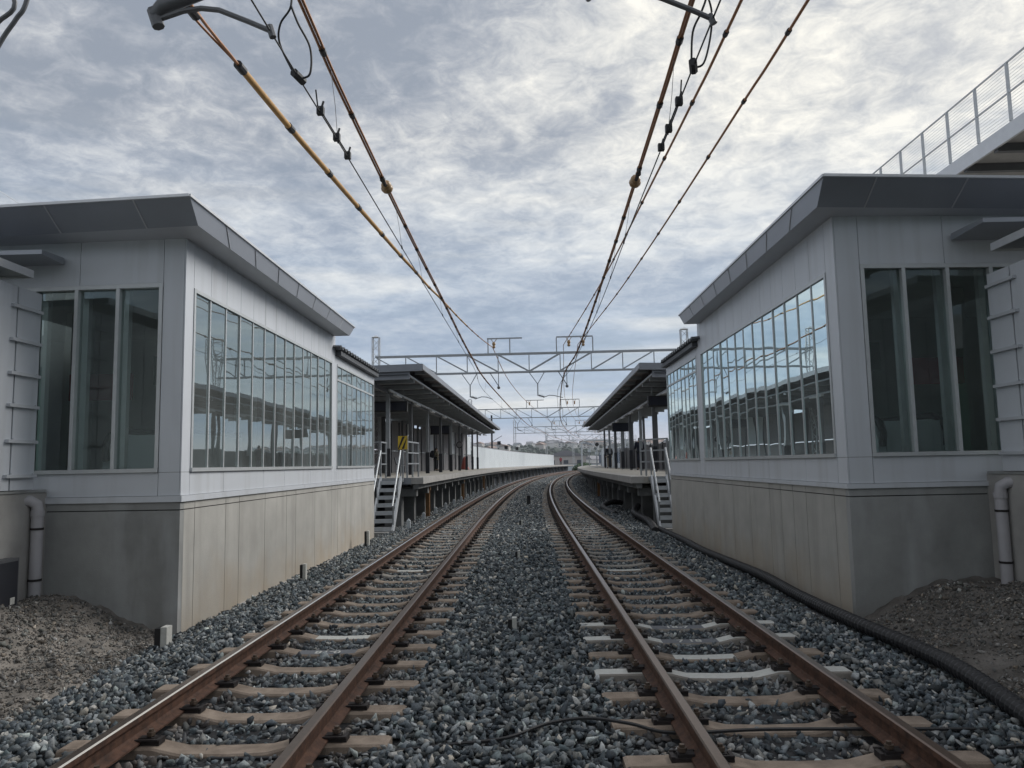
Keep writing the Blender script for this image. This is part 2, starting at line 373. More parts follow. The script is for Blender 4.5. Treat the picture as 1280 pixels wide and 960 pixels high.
# stones
def ico():
    ph = (1+5**.5)/2; v = np.array([(-1,ph,0),(1,ph,0),(-1,-ph,0),(1,-ph,0),(0,-1,ph),(0,1,ph),(0,-1,-ph),(0,1,-ph),(ph,0,-1),(ph,0,1),(-ph,0,-1),(-ph,0,1)], float)/math.sqrt(1+ph*ph)
    f = np.array([(0,11,5),(0,5,1),(0,1,7),(0,7,10),(0,10,11),(1,5,9),(5,11,4),(11,10,2),(10,7,6),(7,1,8),(3,9,4),(3,4,2),(3,2,6),(3,6,8),(3,8,9),(4,9,5),(2,4,11),(6,2,10),(8,6,7),(9,8,1)])
    return v, f
IV, IF = ico()
def stone_object(name, xyz, size, matname, flat=.62):
    N = len(xyz); nt = 24
    T = []
    for _ in range(nt):
        v = IV*1.2 + rng.normal(0, .24, (12, 3))
        for _k in range(5):                      # broken faces: flatten the stone against random planes
            d = rng.normal(size=3); d /= np.linalg.norm(d); h = rng.uniform(.26, .62); e = v@d; v = v - np.outer(np.maximum(e-h, 0), d)
        T.append(v)
    T = np.stack(T)
    tt = rng.integers(0, nt, N); sc3 = np.stack([rng.uniform(.9, 1.5, N), rng.uniform(.65, 1.05, N), rng.uniform(.5, .85, N)], 1)*size[:, None]*.5
    q = rng.normal(size=(N, 4)); q[:, 1:3] *= .55; q /= np.linalg.norm(q, axis=1)[:, None]
    a, b, c, d = q.T
    R = np.stack([1-2*(c*c+d*d), 2*(b*c-a*d), 2*(b*d+a*c), 2*(b*c+a*d), 1-2*(b*b+d*d), 2*(c*d-a*b), 2*(b*d-a*c), 2*(c*d+a*b), 1-2*(b*b+c*c)], 1).reshape(N, 3, 3)
    V = np.einsum('nij,nkj->nki', R, T[tt]*sc3[:, None, :]) + xyz[:, None, :]
    F = (IF[None] + (np.arange(N)*12)[:, None, None]).reshape(-1, 3)
    me = bpy.data.meshes.new(name); me.vertices.add(N*12); me.vertices.foreach_set('co', V.reshape(-1).astype(np.float32))
    nf = len(F); me.loops.add(nf*3); me.loops.foreach_set('vertex_index', F.reshape(-1).astype(np.int32))
    me.polygons.add(nf); me.polygons.foreach_set('loop_start', (np.arange(nf)*3).astype(np.int32)); me.polygons.foreach_set('loop_total', np.full(nf, 3, np.int32))
    at = me.attributes.new('tone', 'FLOAT', 'POINT'); tone = np.repeat(np.clip(rng.beta(1.5, 1.9, N)+(rng.random(N) < .03)*.35, 0, 1), 12)
    at.data.foreach_set('value', tone.astype(np.float32))
    ys_ = xyz[:, 1]; uu = xyz[:, 0]-np.where(ys_ > Y0C, (ys_-Y0C)**2/(2*RC), 0); dd = np.min(np.abs(uu[:, None]-np.array([UL-.566, UL+.566, UR-.566, UR+.566])), axis=1)
    st_ = np.clip(1-(dd-.08)/.30, 0, 1)*rng.random(N)**.7
    a2 = me.attributes.new('rust', 'FLOAT', 'POINT'); a2.data.foreach_set('value', np.repeat(st_, 12).astype(np.float32))
    a3 = me.attributes.new('hue', 'FLOAT', 'POINT'); a3.data.foreach_set('value', np.repeat(rng.random(N), 12).astype(np.float32))
    me.materials.append(M[matname]); me.update(calc_edges=True); me.validate()
    o = bpy.data.objects.new(name, me); C.objects.link(o); return o
SLY_R = [4.44-.6*3 + .6*i for i in range(0, 300)]; SLY_L = [4.82-.6*3 + .6*i for i in range(0, 300)]
def scatter(y0, y1, u0, u1, dens, smin, smax):
    N = int((y1-y0)*(u1-u0)*dens); u = rng.uniform(u0, u1, N); y = rng.uniform(y0, y1, N)
    size = smin+(smax-smin)*rng.random(N)**1.5; size = size*np.where(rng.random(N) < .08, 1.3, 1)
    keep = np.ones(N, bool)
    zadd = rng.uniform(-.030, .024, N)
    for uc, s0 in ((UL, SLY_L[0]), (UR, SLY_R[0])):
        on = np.abs(u-uc) < 1.02; d = np.abs(((y-s0+.3) % .6)-.3)
        keep &= ~(on & (d < .080+size*.26))
        inner = np.abs(u-uc) < .95
        zadd = np.where(inner, zadd-.018, zadd); zadd = np.where(np.abs(u-uc) < .40, zadd-.022, zadd)
        for ru in (uc-.566, uc+.566): keep &= ~(np.abs(u-ru) < .085)
    keep |= (rng.random(N) < .018) & (np.min(np.abs(u[:, None]-np.array([UL-.566, UL+.566, UR-.566, UR+.566])), axis=1) > .2)
    # clear the walls of the station and lower the heap at the platform piers
    s = np.where(y > Y0C, (y-Y0C)/RC, 0); o_ = np.where(y > Y0C, (y-Y0C)**2/(2*RC), 0); k = 1/np.sqrt(1+s*s)
    x = u*k+o_; yy = y-u*s*k
    z = gzv(u)+zadd
    return np.stack([x, yy, z], 1)[keep], size[keep]
parts_ = [scatter(2.6, 12, -3.95, 3.68, 860, .038, .080), scatter(12, 24, -3.95, 3.68, 480, .046, .085), scatter(24, 50, -4.2, 3.9, 230, .06, .10), scatter(50, 100, -4.0, 3.8, 70, .09, .13)]
xyz = np.concatenate([a for a, b in parts_]); siz = np.concatenate([b for a, b in parts_])
tag(stone_object('ballast', xyz, siz, 'stone'), 'blue grey crushed stone ballast around the sleepers', 'ballast', kind='stuff')

# dirt banks on both sides, in front of the buildings
def sstep(a, b, x): x = max(0, min(1, (x-a)/(b-a))); return x*x*(3-2*x)
from mathutils import noise as mnoise
def dirt_z(s, ax, y):
    b = 3.82 if s < 0 else 3.30
    if s < 0: b -= .12*max(0, (7-y)/3)
    z = -.42 + .10*sstep(b-.15, b+.15, ax) + .42*sstep(b+.25, b+1.55, ax) 
    z -= .05*sstep(7.2, 8.6, y)*sstep(b+1.0, b+.2, ax)
    v = Vector((s*ax, y, 0)); z += .07*mnoise.noise(v*1.3)*sstep(b, b+.6, ax) + .06*mnoise.noise(v*3)*sstep(b-.1, b+.3, ax) + .028*mnoise.noise(v*9) + .016*mnoise.noise(v*24)
    return z
for s, nm in ((-1, 'left'), (1, 'right')):
    d = MB(); nx, ny = 130, 220; x0, x1, y0, y1 = 3.1, 9.5, -6., (8.80 if s < 0 else 8.96)
    for j in range(ny+1):
        for i in range(nx+1):
            ax = x0+(x1-x0)*(i/nx)**1.3; y = y0+(y1-y0)*(j/ny)**.7; yy = y+(.06*max(0, ax-4) if j == ny else 0); d.v.append((s*ax, yy, dirt_z(s, ax, y)))
    for j in range(ny):
        for i in range(nx):
            a = j*(nx+1)+i; q = (a, a+1, a+nx+2, a+nx+1); d.f.append(q if s > 0 else q[::-1]); d.m.append(0)
    d.build('dirt_bank', 'dirt' if s < 0 else 'dirt_dark', kind='structure')
gx = []; gs = []
for s in (-1, 1):
    N = 60000; ax = 3.35+rng.random(N)**1.2*3.0; y = rng.uniform(2.5, 8.75, N)
    clump = np.array([mnoise.noise(Vector((s*a*1.2, b*1.2, 3))) for a, b in zip(ax, y)])
    keep = (clump > -.18+rng.normal(0, .22, N)) & (ax > (3.75 if s < 0 else 3.3)-.1)
    for a, b in zip(ax[keep], y[keep]):
        gx.append((s*a, b, dirt_z(s, a, b)+.004)); gs.append(random.uniform(.010, .028) if random.random() < .90 else random.uniform(.03, .065))
tag(stone_object('gravel', np.array(gx), np.array(gs), 'gravel'), 'brown gravel and small stones strewn over the dirt banks', 'gravel', kind='stuff')

# ------------------------------------------------------------------ rails
prof = [(-.0635, -.153), (.0635, -.153), (.0635, -.142), (.018, -.126), (.0085, -.112), (.0085, -.052), (.0325, -.040), (.0325, -.008), (.0245, 0), (-.0245, 0), (-.0325, -.008), (-.0325, -.040), (-.0085, -.052), (-.0085, -.112), (-.018, -.126), (-.0635, -.142)]
mis = [0]*16; mis[7] = mis[8] = mis[9] = 1
for uc, side in ((UL, 'left'), (UR, 'right')):
    for k, ru in enumerate((uc-.566, uc+.566)):
        r = MB(); pth = path(ru, -6, 18, 0, 4)+path(ru, 19.5, 255, 0, 1.5); mm = list(mis)
        if (side, k) in (('left', 0), ('right', 0)): mm[7 if k == 0 else 9] = 2
        r.sweep(prof, pth, mm)
        which = 'outer' if (side == 'left') == (k == 0) else 'inner'
        r.build('steel_rail', ['rail_rust', 'rail_head', 'rail_shine'], label=f'{which} rusty steel rail of the {side} track with worn bright head', cat='rail', group='running rails')

# ------------------------------------------------------------------ sleepers
def sleeper_mesh(name, matname, patch=None, patch2=None):
    st = [(-.99, -.168), (-.97, -.160), (-.60, -.158), (-.42, -.160), (-.26, -.196), (0, -.202), (.26, -.196), (.42, -.160), (.60, -.158), (.97, -.160), (.99, -.168)]
    s = MB(); n = len(st)
    for (x, z) in st:
        s.v += [(x, -.115, -.33), (x, -.088, z-.012), (x, -.076, z), (x, .076, z), (x, .088, z-.012), (x, .115, -.33)]
    for i in range(n-1):
        for k in range(5):
            a = i*6+k; mi = 0
            s.f.append((a, a+6, a+7, a+1)); 
            if patch and k == 2 and patch[0] <= (st[i][0]+st[i+1][0])/2 <= patch[1]: mi = 1
            if patch2 and k == 2 and patch2[0] <= (st[i][0]+st[i+1][0])/2 <= patch2[1]: mi = 2
            s.m.append(mi)
    s.f.append((0, 1, 2, 3, 4, 5)); s.f.append(tuple((n-1)*6+k for k in (5, 4, 3, 2, 1, 0))); s.m += [0, 0]
    me = bpy.data.meshes.new(name); me.from_pydata(s.v, [], s.f)
    for mm in ([matname] + ([patch[2]] if patch else [])+([patch2[2]] if patch2 else [])): me.materials.append(M[mm])
    me.polygons.foreach_set('material_index', s.m); me.update(); return me
SM = {'brown': sleeper_mesh('sleeper', 'sleeper'), 'grey': sleeper_mesh('sleeper', 'sleeper_grey'), 'white': sleeper_mesh('sleeper', 'sleeper_grey', (-1, 1, 'white_paint')),
      'whitepatch': sleeper_mesh('sleeper', 'sleeper', (-.3, .3, 'white_paint')), 'darkpatch': sleeper_mesh('sleeper', 'sleeper', (-.3, .3, 'dark_paint')), 'whitedark': sleeper_mesh('sleeper', 'sleeper_grey', (-1, 1, 'white_paint'), (-.3, .3, 'dark_paint'))}
c_ = MB(); c_.box(.060, .15, -.042, .042, -.160, -.136, 0); c_.box(.040, .135, -.03, .03, -.134, -.120, 0); c_.box(.03, .17, -.055, -.04, -.132, -.122, 0); c_.tube([(.105, 0, -.13), (.105, 0, -.075)], .016, 6, 1); c_.tube([(.105, 0, -.112), (.105, 0, -.092)], .027, 6, 1); c_.box(.150, .172, -.04, .045, -.162, -.128, 0)
c_o = c_.build('rail_clip', ['rust_dark', 'bolt', 'rail_rust']); clip_me = c_o.data; bpy.data.objects.remove(c_o)
SMF = {}
for k_, m_ in SM.items():                         # far sleepers carry their clips in the one mesh
    nm_ = m_.copy(); bm = bmesh.new(); bm.from_mesh(nm_); nm_.materials.append(M['rust_dark']); mi_ = len(nm_.materials)-1
    for ru in (-.566, .566):
        for fl in (1, -1):
            q = bmesh.ops.create_cube(bm, size=1, matrix=Matrix.Translation((ru+fl*.105, 0, -.14)) @ Matrix.Diagonal((.10, .085, .05, 1)))
            for f in {f for v in q['verts'] for f in v.link_faces}: f.material_index = mi_
    bm.to_mesh(nm_); bm.free(); SMF[k_] = nm_
ordn = ['nearest', 'second nearest', 'third nearest', 'fourth nearest', 'fifth nearest', 'sixth nearest', 'seventh nearest', 'eighth nearest', 'ninth nearest', 'tenth nearest']
special = {('left', 8): ('whitepatch', 'brown sleeper with a white painted middle in the left track'), ('left', 7): ('darkpatch', 'brown sleeper with dark band marked 0-18 in the left track'),
           ('right', 9): ('whitedark', 'white painted sleeper with dark band, farther of the marked pair in right track'), ('right', 8): ('whitedark', 'white painted sleeper with dark band, nearer of the marked pair in right track'),
           ('right', 7): ('whitepatch', 'brown sleeper with white painted middle in the right track'), ('right', 6): ('white', 'plain white painted sleeper in the right track')}
farS = []
def textmesh(s, size, parent, loc, rz, matname, name='number'):
    cu = bpy.data.curves.new('t', 'FONT'); cu.body = s; cu.size = size; cu.align_x = 'CENTER'; cu.align_y = 'CENTER'; cu.extrude = .001; cu.offset = .002
    o = bpy.data.objects.new('t', cu); C.objects.link(o); dg = bpy.context.evaluated_depsgraph_get(); me = bpy.data.meshes.new_from_object(o.evaluated_get(dg)); bpy.data.objects.remove(o)
    me.materials.clear(); me.materials.append(M[matname]); o = bpy.data.objects.new(name, me); C.objects.link(o); o.parent = parent; o.location = loc; o.rotation_euler = (0, 0, rz); return o
for side, uc, ys in (('left', UL, SLY_L), ('right', UR, SLY_R)):
    vis0 = 2
    for i, y in enumerate(ys):
        if y > 200: break
        x, yy, _ = P(uc, y); rz = -math.atan(slope(y))
        kind = 'brown'
        if y > 12 and (i*7919+(side == 'left')*31) % 5 in (0, 1, 3): kind = 'grey'
        if y > 12 and (i*7919) % 17 == 3: kind = 'whitepatch'
        if (side, i) in special: kind, lab = special[(side, i)]
        elif i < 2: lab = f'brown concrete sleeper of the {side} track at the bottom edge of the view'
        elif y < 7: lab = f'{ordn[i-2]} plain brown concrete sleeper of the {side} track' if i-2 < 4 else f'brown concrete sleeper of the {side} track beside the painted ones'
        elif y < 15: lab = f'{ORDW[int(round((y-(7.82 if side == "left" else 8.04))/.6))-1] if y < 14 else "one"} concrete sleeper of the {side} track beyond the painted ones'.replace('nearest nearest', 'nearest')
        elif y < 22: lab = f'concrete sleeper of the {side} track alongside the far half of the station building'
        elif y < 68: lab = f'concrete sleeper of the {side} track between the canopied platforms'
        else: lab = f'far small concrete sleeper of the {side} track on the curve past the canopies'
        if i >= 150: farS.append((x, yy, rz)); continue
        e = bpy.data.objects.new('concrete_sleeper', None) if y < 46 else bpy.data.objects.new('concrete_sleeper', SMF[kind])
        C.objects.link(e); e.location = (x, yy, random.uniform(-.004, .003)); e.rotation_euler = (0, random.uniform(-.004, .004), rz+random.uniform(-.008, .008))
        tag(e, lab, 'railway sleeper', f'concrete sleepers of the {side} track')
        if y < 46:
            b = bpy.data.objects.new('sleeper_block', SM[kind]); C.objects.link(b); b.parent = e
            for ru in (-.566, .566):
                for fl in (1, -1):
                    c = bpy.data.objects.new('rail_clip', clip_me); C.objects.link(c); c.parent = e; c.location = (ru, 0, 0); c.rotation_euler = (0, 0, 0 if fl > 0 else PI)
            if kind in ('darkpatch', 'whitedark'):
                tx = '0-18' if side == 'left' else ('18-7' if i == 9 else '7 18')
                textmesh(tx, .13, b, (0, 0, -.1985), PI if side == 'left' else 0, 'white_paint')
fs_ = MB()
for (x, y, rz) in farS:
    co, si = math.cos(rz), math.sin(rz); fs_.hexa([(x+a*co-b*si, y+a*si+b*co, c) for c in (-.3, -.165) for a, b in ((-1, -.09), (1, -.09), (1, .09), (-1, .09))])
if farS: fs_.build('distant_sleepers', 'sleeper_grey', label='distant concrete sleepers of both tracks round the curve', cat='railway sleepers', kind='stuff')

# ------------------------------------------------------------------ station buildings
def station(s, p):
    side = 'left' if s < 0 else 'right'
    X, y0, ya, yb = p['X'], p['y0'], p['ya'], p['yb']; D = X+6.4
    zc, zb, zs, zw, zt = p['zc'], p['zb'], p['zs'], p['zw'], p['zt']
    k = .055
    def fr(x, y, z): return (x, y+k*(abs(x)-X), z)           # the front wall stands slightly askew
    def sx(a): return s*a
    T = thing('station_building', p['label'], 'station building', (s*X, y0, -.4), 'station buildings')
    def B(mb, name, m, **kw): return mb.build(name, m, T, **kw)
    # concrete base: side slabs with open joints over a dark backing
    a = MB(); js = [y0]+p['joints']+[yb]
    for j0, j1 in zip(js[:-1], js[1:]):
        a.box(sx(X), sx(X+.10), j0+(.006 if j0 > y0 else 0.103), j1-.006, -.75, zc-.095); a.box(sx(X), sx(X+.10), j0+(.006 if j0 > y0 else .103), j1-.006, zc-.083, zc)
    B(a, 'concrete_base_side', 'concrete_panel')
    a = MB(); a.box(sx(X), sx(D), y0, y0+.1, -.75, zc-.095, fn=fr); a.box(sx(X), sx(D), y0, y0+.1, zc-.083, zc, fn=fr); B(a, 'concrete_base_front', 'concrete_cast')
    a = MB(); a.box(sx(X+.02), sx(X+.3), y0+.12, yb-.02, -.75, zc-.01); a.box(sx(X+.3), sx(D), y0+.02, y0+.3, -.75, zc-.01, fn=fr); B(a, 'joint_backing', 'gap')
    a = MB(); a.box(sx(X+.05), sx(D), yb-.15, yb, -.75, zt-.5); B(a, 'end_wall', 'concrete_old')
    if s < 0:
        a = MB(); a.box(sx(X-.16), sx(X), 10.6, 19.6, -.6, -.345); B(a, 'footing', 'concrete')
    # trim band
    a = MB(); a.box(sx(X-.025), sx(X+.1), y0-.025, yb, zc+.002, zb); a.box(sx(X+.1), sx(D), y0-.025, y0+.1, zc+.002, zb, fn=fr); B(a, 'trim_band', 'panel')
    # window openings
    wy0, wy1, vy0, vy1 = p['w']; fx0, fx1, fz1 = p['f']
    # backing slab and cladding
    a = MB(); bool_box_wall(a, 'x', sx(X+.018), sx(X+.12), y0+.02, ya, zb+.002, zt, [(wy0, wy1, zs, zw)])
    bool_box_wall(a, 'x', sx(X+.018), sx(X+.12), ya, yb, zb+.002, zw+.16, [(vy0, vy1, zs, zw)])
    bool_box_wall(a, 'y', y0+.018, y0+.12, sx(X+.12) if s > 0 else sx(D), sx(D) if s > 0 else sx(X+.12), zb+.002, zt, [tuple(sorted((sx(fx0), sx(fx1))))+(zs, fz1)], fn=fr); B(a, 'wall_backing', 'gap')
    a = MB()
    def clad(c0, c1, z0, z1): a.box(sx(X), sx(X+.016), c0+.004, c1-.004, z0, z1)
    clad(y0+.0, wy0, zb+.004, zs-.052); clad(y0+.0, wy0, zs-.048, zt)
    nP = 13; pw = (wy1-wy0)/nP; stp = [0, 2, 5, 7, 10, 13]
    for i, j in zip(stp[:-1], stp[1:]): clad(wy0+i*pw, wy0+j*pw, zb+.004, zs-.052)
    for i in range(0, 13, 1): clad(wy0+i*pw, wy0+(i+1)*pw, zw+.004, zt)
    clad(wy1, ya, zb+.004, zt); clad(ya, vy0, zb+.004, zw+.16); clad(vy0, (vy0+vy1)/2, zb+.004, zs-.052); clad((vy0+vy1)/2, yb, zb+.004, zs-.052); clad(vy0, vy1, zw+.004, zw+.16); clad(vy1, yb, zs-.052, zw+.16)
    B(a, 'side_cladding', 'panel')
    a = MB()
    def cladf(c0, c1, z0, z1): a.box(sx(c0+.003), sx(c1-.003), y0, y0+.016, z0, z1, fn=fr)
    cladf(X+.016, fx0, zb+.004, zs-.052); cladf(X+.016, fx0, zs-.048, zt)
    for i in range(5): cladf(fx0+i*1.03, min(D, fx0+(i+1)*1.03), fz1+.004, zt)
    for i in range(3): cladf(fx0+i*2.06, min(D, fx0+(i+1)*2.06), zb+.004, zs-.052)
    cladf(fx1, D, zs-.052, fz1)
    B(a, 'front_cladding', 'panel')
    # ceiling, floor, inner walls
    a = MB(); a.box(sx(X+.13), sx(D-.1), y0+.7, yb-.2, zb-.12, zb); B(a, 'floor', 'interior')
    a = MB(); a.box(sx(X+.13), sx(D-.1), y0+.45, ya, zt-.25, zt-.2); a.box(sx(X+.13), sx(D-.1), ya, yb-.2, zw+.05, zw+.1); B(a, 'ceiling', 'interior_wall')
    a = MB(); a.box(sx(D-.1), sx(D), y0+.5, yb, -.7, zt); a.box(sx(X+2.6), sx(D-.11), y0+6, y0+6.15, zb, zt-.26); B(a, 'inner_wall', 'interior_wall')
    a = MB(); a.box(sx(X+1.0), sx(X+1.35), y0+2.3, y0+2.6, zb, zt-.26); a.box(sx(X+3.1), sx(X+3.4), y0+3.3, y0+3.6, zb, zt-.26); a.box(sx(X+1.0), sx(X+1.3), y0+5.0, y0+5.3, zb, zt-.26); a.box(sx(X+1.0), sx(X+1.3), y0+8.6, y0+8.9, zb, zw)
    B(a, 'inner_column', 'interior_wall')
    a = MB(); a.box(sx(X+1.95), sx(X+2.9), y0+2.6, y0+2.66, 2.55, 2.95); B(a, 'red_board', 'interior_red')  # plain red board behind the front window
    a = MB(); a.box(sx(X+.75), sx(X+2.6), y0+4.6, y0+4.64, 3.0, 3.5); B(a, 'green_board', 'interior_green')  # plain green board higher up and farther in
    # side windows
    W = MB(); W.box(sx(X-.03), sx(X+.09), wy0, wy1, zs-.048, zs-.002); W.box(sx(X-.012), sx(X+.09), wy0, wy1, zw-.045, zw-.001)
    W.box(sx(X-.012), sx(X+.09), wy0, wy0+.045, zs-.001, zw-.046); W.box(sx(X-.012), sx(X+.09), wy1-.045, wy1, zs-.001, zw-.046)
    for i in range(1, nP):
        yy = wy0+i*pw; W.box(sx(X+.001), sx(X+.03), yy-.014, yy+.014, zs-.001, zw-.046)
    win = B(W, 'side_window', 'alu_frame')
    G = MB()
    for i in range(nP):
        a0, a1 = wy0+i*pw+.016, wy0+(i+1)*pw-.016; tl = random.gauss(0, .0022); tz = random.gauss(0, .0016); h = zw-zs
        xo = X+.014; G.add([(sx(xo+tl*0), a0, zs), (sx(xo+tl), a1, zs), (sx(xo+tl+tz), a1, zw-.04), (sx(xo+tz), a0, zw-.04)], [(0, 1, 2, 3)])
    G.build('glass', 'glass_side', win)
    W = MB(); n2 = 8; pv = (vy1-vy0)/n2; W.box(sx(X-.03), sx(X+.09), vy0, vy1, zs-.048, zs-.002); W.box(sx(X-.012), sx(X+.09), vy0, vy1, zw-.045, zw-.001); ztr = zw-.33
    W.box(sx(X-.006), sx(X+.07), vy0, vy1, ztr-.02, ztr+.02)
    for i in range(0, n2+1):
        yy = vy0+i*pv; W.box(sx(X-.010 if i in (0, n2) else X+.004), sx(X+.03), yy-.012, yy+.012, zs-.001, zw-.046)
    win2 = B(W, 'side_window', 'alu_frame')
    G = MB()
    for i in range(n2):
        a0, a1 = vy0+i*pv+.016, vy0+(i+1)*pv-.016; tl = random.gauss(0, .002); xo = X+.014
        G.add([(sx(xo), a0, zs), (sx(xo+tl), a1, zs), (sx(xo+tl), a1, ztr-.01), (sx(xo), a0, ztr-.01)], [(0, 1, 2, 3)]); G.add([(sx(xo), a0, ztr+.01), (sx(xo-tl), a1, ztr+.01), (sx(xo-tl), a1, zw-.04), (sx(xo), a0, zw-.04)], [(0, 1, 2, 3)])
    G.build('glass', 'glass_side', win2)
    # front window
    W = MB(); f0, f1 = sorted((sx(fx0), sx(fx1)))
    W.box(f0, f1, y0-.03, y0+.09, zs-.048, zs-.002, fn=fr); W.box(f0, f1, y0-.014, y0+.1, fz1-.05, fz1-.001, fn=fr)
    xs_ = [fx0+.025]+p['fm']+[fx1-.025]
    for i, q in enumerate(xs_):
        W.box(sx(q-.022), sx(q+.022), y0-.012, y0+.10, zs-.001, fz1-.051, fn=fr)
        if 0 < i < len(xs_)-1: W.box(sx(q+.012), sx(q+.085), y0+.28, y0+.36, zs-.001, fz1+.1, fn=fr)
    wf = B(W, 'front_window', 'alu_frame'); G = MB()
    for q0, q1 in zip(xs_[:-1], xs_[1:]):
        G.add([fr(sx(q0+.02), y0+.05, zs), fr(sx(q1-.02), y0+.05, zs), fr(sx(q1-.02), y0+.05, fz1-.04), fr(sx(q0+.02), y0+.05, fz1-.04)], [(0, 1, 2, 3)])
    G.build('glass', 'glass_front', wf)
    # roof with raked fascia
    (tx, ty, tz), (bx_, by, bz), tyf, byf = p['top'], p['bot'], p['tyf'], p['byf']; kf = .095
    def ff(x, y, z, e=0): return (sx(x), y+kf*(x-bx_), z)
    A_ = MB(); E = D+.4
    vs = [ff(E, by, bz), ff(bx_, by, bz), (sx(bx_), byf, bz), ff(E, ty, tz), ff(tx, ty, tz), (sx(tx), tyf, tz)]
    vs += [(sx(E), byf, bz), (sx(E), tyf, tz)]
    A_.add(vs, [(0, 1, 4, 3), (1, 2, 5, 4), (2, 6, 7, 5)]); B(A_, 'roof_fascia', 'fascia')
    R_ = MB(); R_.add([(x, y, z-.004) for x, y, z in (vs[3], vs[4], vs[5], vs[7])], [(0, 1, 2, 3)]); B(R_, 'roof_deck', 'concrete')
    S_ = MB(); i_ = X+.01
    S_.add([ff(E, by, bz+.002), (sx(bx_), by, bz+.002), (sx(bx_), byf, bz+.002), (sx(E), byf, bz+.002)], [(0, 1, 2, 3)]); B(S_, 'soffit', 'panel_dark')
    J = MB()
    for q in p['seams_f']:
        a0 = Vector(ff(q, by, bz)); fxq = q; a1 = Vector(ff(q-.02, ty, tz)); J.bar(a0+Vector((0, -.006, 0)), a1+Vector((0, -.006, 0)), .016, .008)
    B(J, 'front_seam', 'alu')
    J = MB(); nse = 8
    for i in range(1, nse):
        f = i/nse; a0 = Vector((sx(bx_-.003), by+(byf-by)*f, bz)); a1 = Vector((sx(tx-.003), ty+(tyf-ty)*f, tz)); J.bar(a0, a1, .01, .008)
    B(J, 'side_seam', 'panel_dark')
    J = MB(); J.bar(vs[3], vs[4], .03); J.bar(vs[4], vs[5], .03); J.bar(vs[5], vs[7], .03); B(J, 'roof_edge_trim', 'alu')
    # low roof of corrugated sheet behind the tall block
    rc = MB(); nw = 64; xo = X-.17; za = zw+.30
    pr = []
    for i in range(nw+1):
        yy = ya-.25+(yb-ya+.1)*i/nw; zz = za+(.045 if i % 4 in (1, 2) else -.01); pr.append((yy, zz))
    base = len(rc.v)
    for yy, zz in pr: rc.v += [(sx(xo), yy, zz), (sx(D), yy, zz+.35), (sx(xo), yy, zz-.022), (sx(D), yy, zz+.33)]
    for i in range(nw): a = i*4; rc.f += [(a, a+4, a+5, a+1), (a+2, a+3, a+7, a+6), (a, a+2, a+6, a+4)]; rc.m += [0, 0, 0]
    B(rc, 'corrugated_roof', 'steel_dark')
    a = MB(); a.box(sx(xo+.05), sx(X+.1), ya+.01, yb, zw+.165, za-.045); B(a, 'eaves_beam', 'canopy_sheet')
    a = MB(); a.box(sx(X+.015), sx(D), ya-.1, ya, zw+.1, zt); B(a, 'gable_wall', 'panel')
    # small canopy over the front window
    cx0, cy, cz = p['can']
    a = MB(); a.hexa([(sx(cx0), cy-.02, cz), (sx(cx0+1.9), cy-.02, cz), (sx(cx0+1.9), y0+.1, cz), (sx(cx0+.03), y0+.04, cz), (sx(cx0), cy-.02, cz+.05), (sx(cx0+1.9), cy-.02, cz+.05), (sx(cx0+1.9), y0+.1, cz+.08), (sx(cx0+.03), y0+.04, cz+.08)]); B(a, 'window_canopy', 'fascia')
    return T
BL = station(-1, dict(label='grey panel station building left of the tracks with a long window band', X=3.95, y0=8.8, ya=15.95, yb=20.1, zc=1.12, zb=1.19, zs=1.51, zw=3.66, zt=4.30,
    joints=[9.194, 10.148, 10.632, 11.679, 12.737, 13.249, 14.447, 15.669, 16.204, 17.371, 18.604], w=(9.03, 15.67, 16.09, 20.02), f=(4.22, 6.9, 3.68), fm=[4.77, 5.28, 5.80, 6.32],
    top=(3.55, 7.95, 4.42), bot=(3.615, 8.33, 4.205), tyf=15.98, byf=15.78, seams_f=[4.22, 5.26, 6.3, 7.3], can=(5.40, 8.39, 3.935)))
BR = station(1, dict(label='grey panel station building right of the tracks beside the black conduit', X=3.70, y0=8.96, ya=16.2, yb=19.9, zc=1.12, zb=1.175, zs=1.53, zw=3.72, zt=4.42,
    joints=[9.4, 10.34, 10.84, 11.35, 11.88, 12.9, 13.97, 15.0, 16.3, 17.4, 18.6], w=(9.24, 15.98, 16.42, 19.85), f=(4.00, 6.6, 3.75), fm=[4.52, 5.05, 5.58, 6.1],
    top=(3.32, 8.18, 4.55), bot=(3.39, 8.59, 4.33), tyf=16.15, byf=16.0, seams_f=[3.95, 5.0, 6.05, 7.1], can=(5.08, 8.33, 4.02)))

# escalators seen through the front windows
for s, x, y, lab in ((-1, -5.05, 10.0, 'white escalator end with black handrail behind the left front window'), (1, 5.15, 10.3, 'white escalator end with black handrail behind the right front window')):
    T = thing('escalator', lab, 'escalator', (x, y, 1.18), 'escalators')
    for dx in (-.42, .42):
        a = MB(); pr = [(y, 1.18), (y+2.4, 1.18), (y+2.4, 1.98), (y+.35, 1.98), (y+.1, 1.9), (y, 1.7)]; a.prism(pr, x+dx-.05, x+dx+.05, axis='x'); a.build('balustrade', 'wall_white', T)
        a = MB(); a.tube([(x+dx, y-.02, 1.62), (x+dx, y-.05, 1.8), (x+dx, y+.06, 1.95), (x+dx, y+.3, 2.03), (x+dx, y+2.4, 2.03)], .045, 8); a.build('handrail', 'black_rubber', T, smooth=True)
    a = MB(); a.box(x-.36, x+.36, y+.05, y+2.4, 1.18, 1.5); a.box(x-.36, x+.36, y+.0, y+.05, 1.18, 1.95); a.build('step_housing', 'wall_white', T)

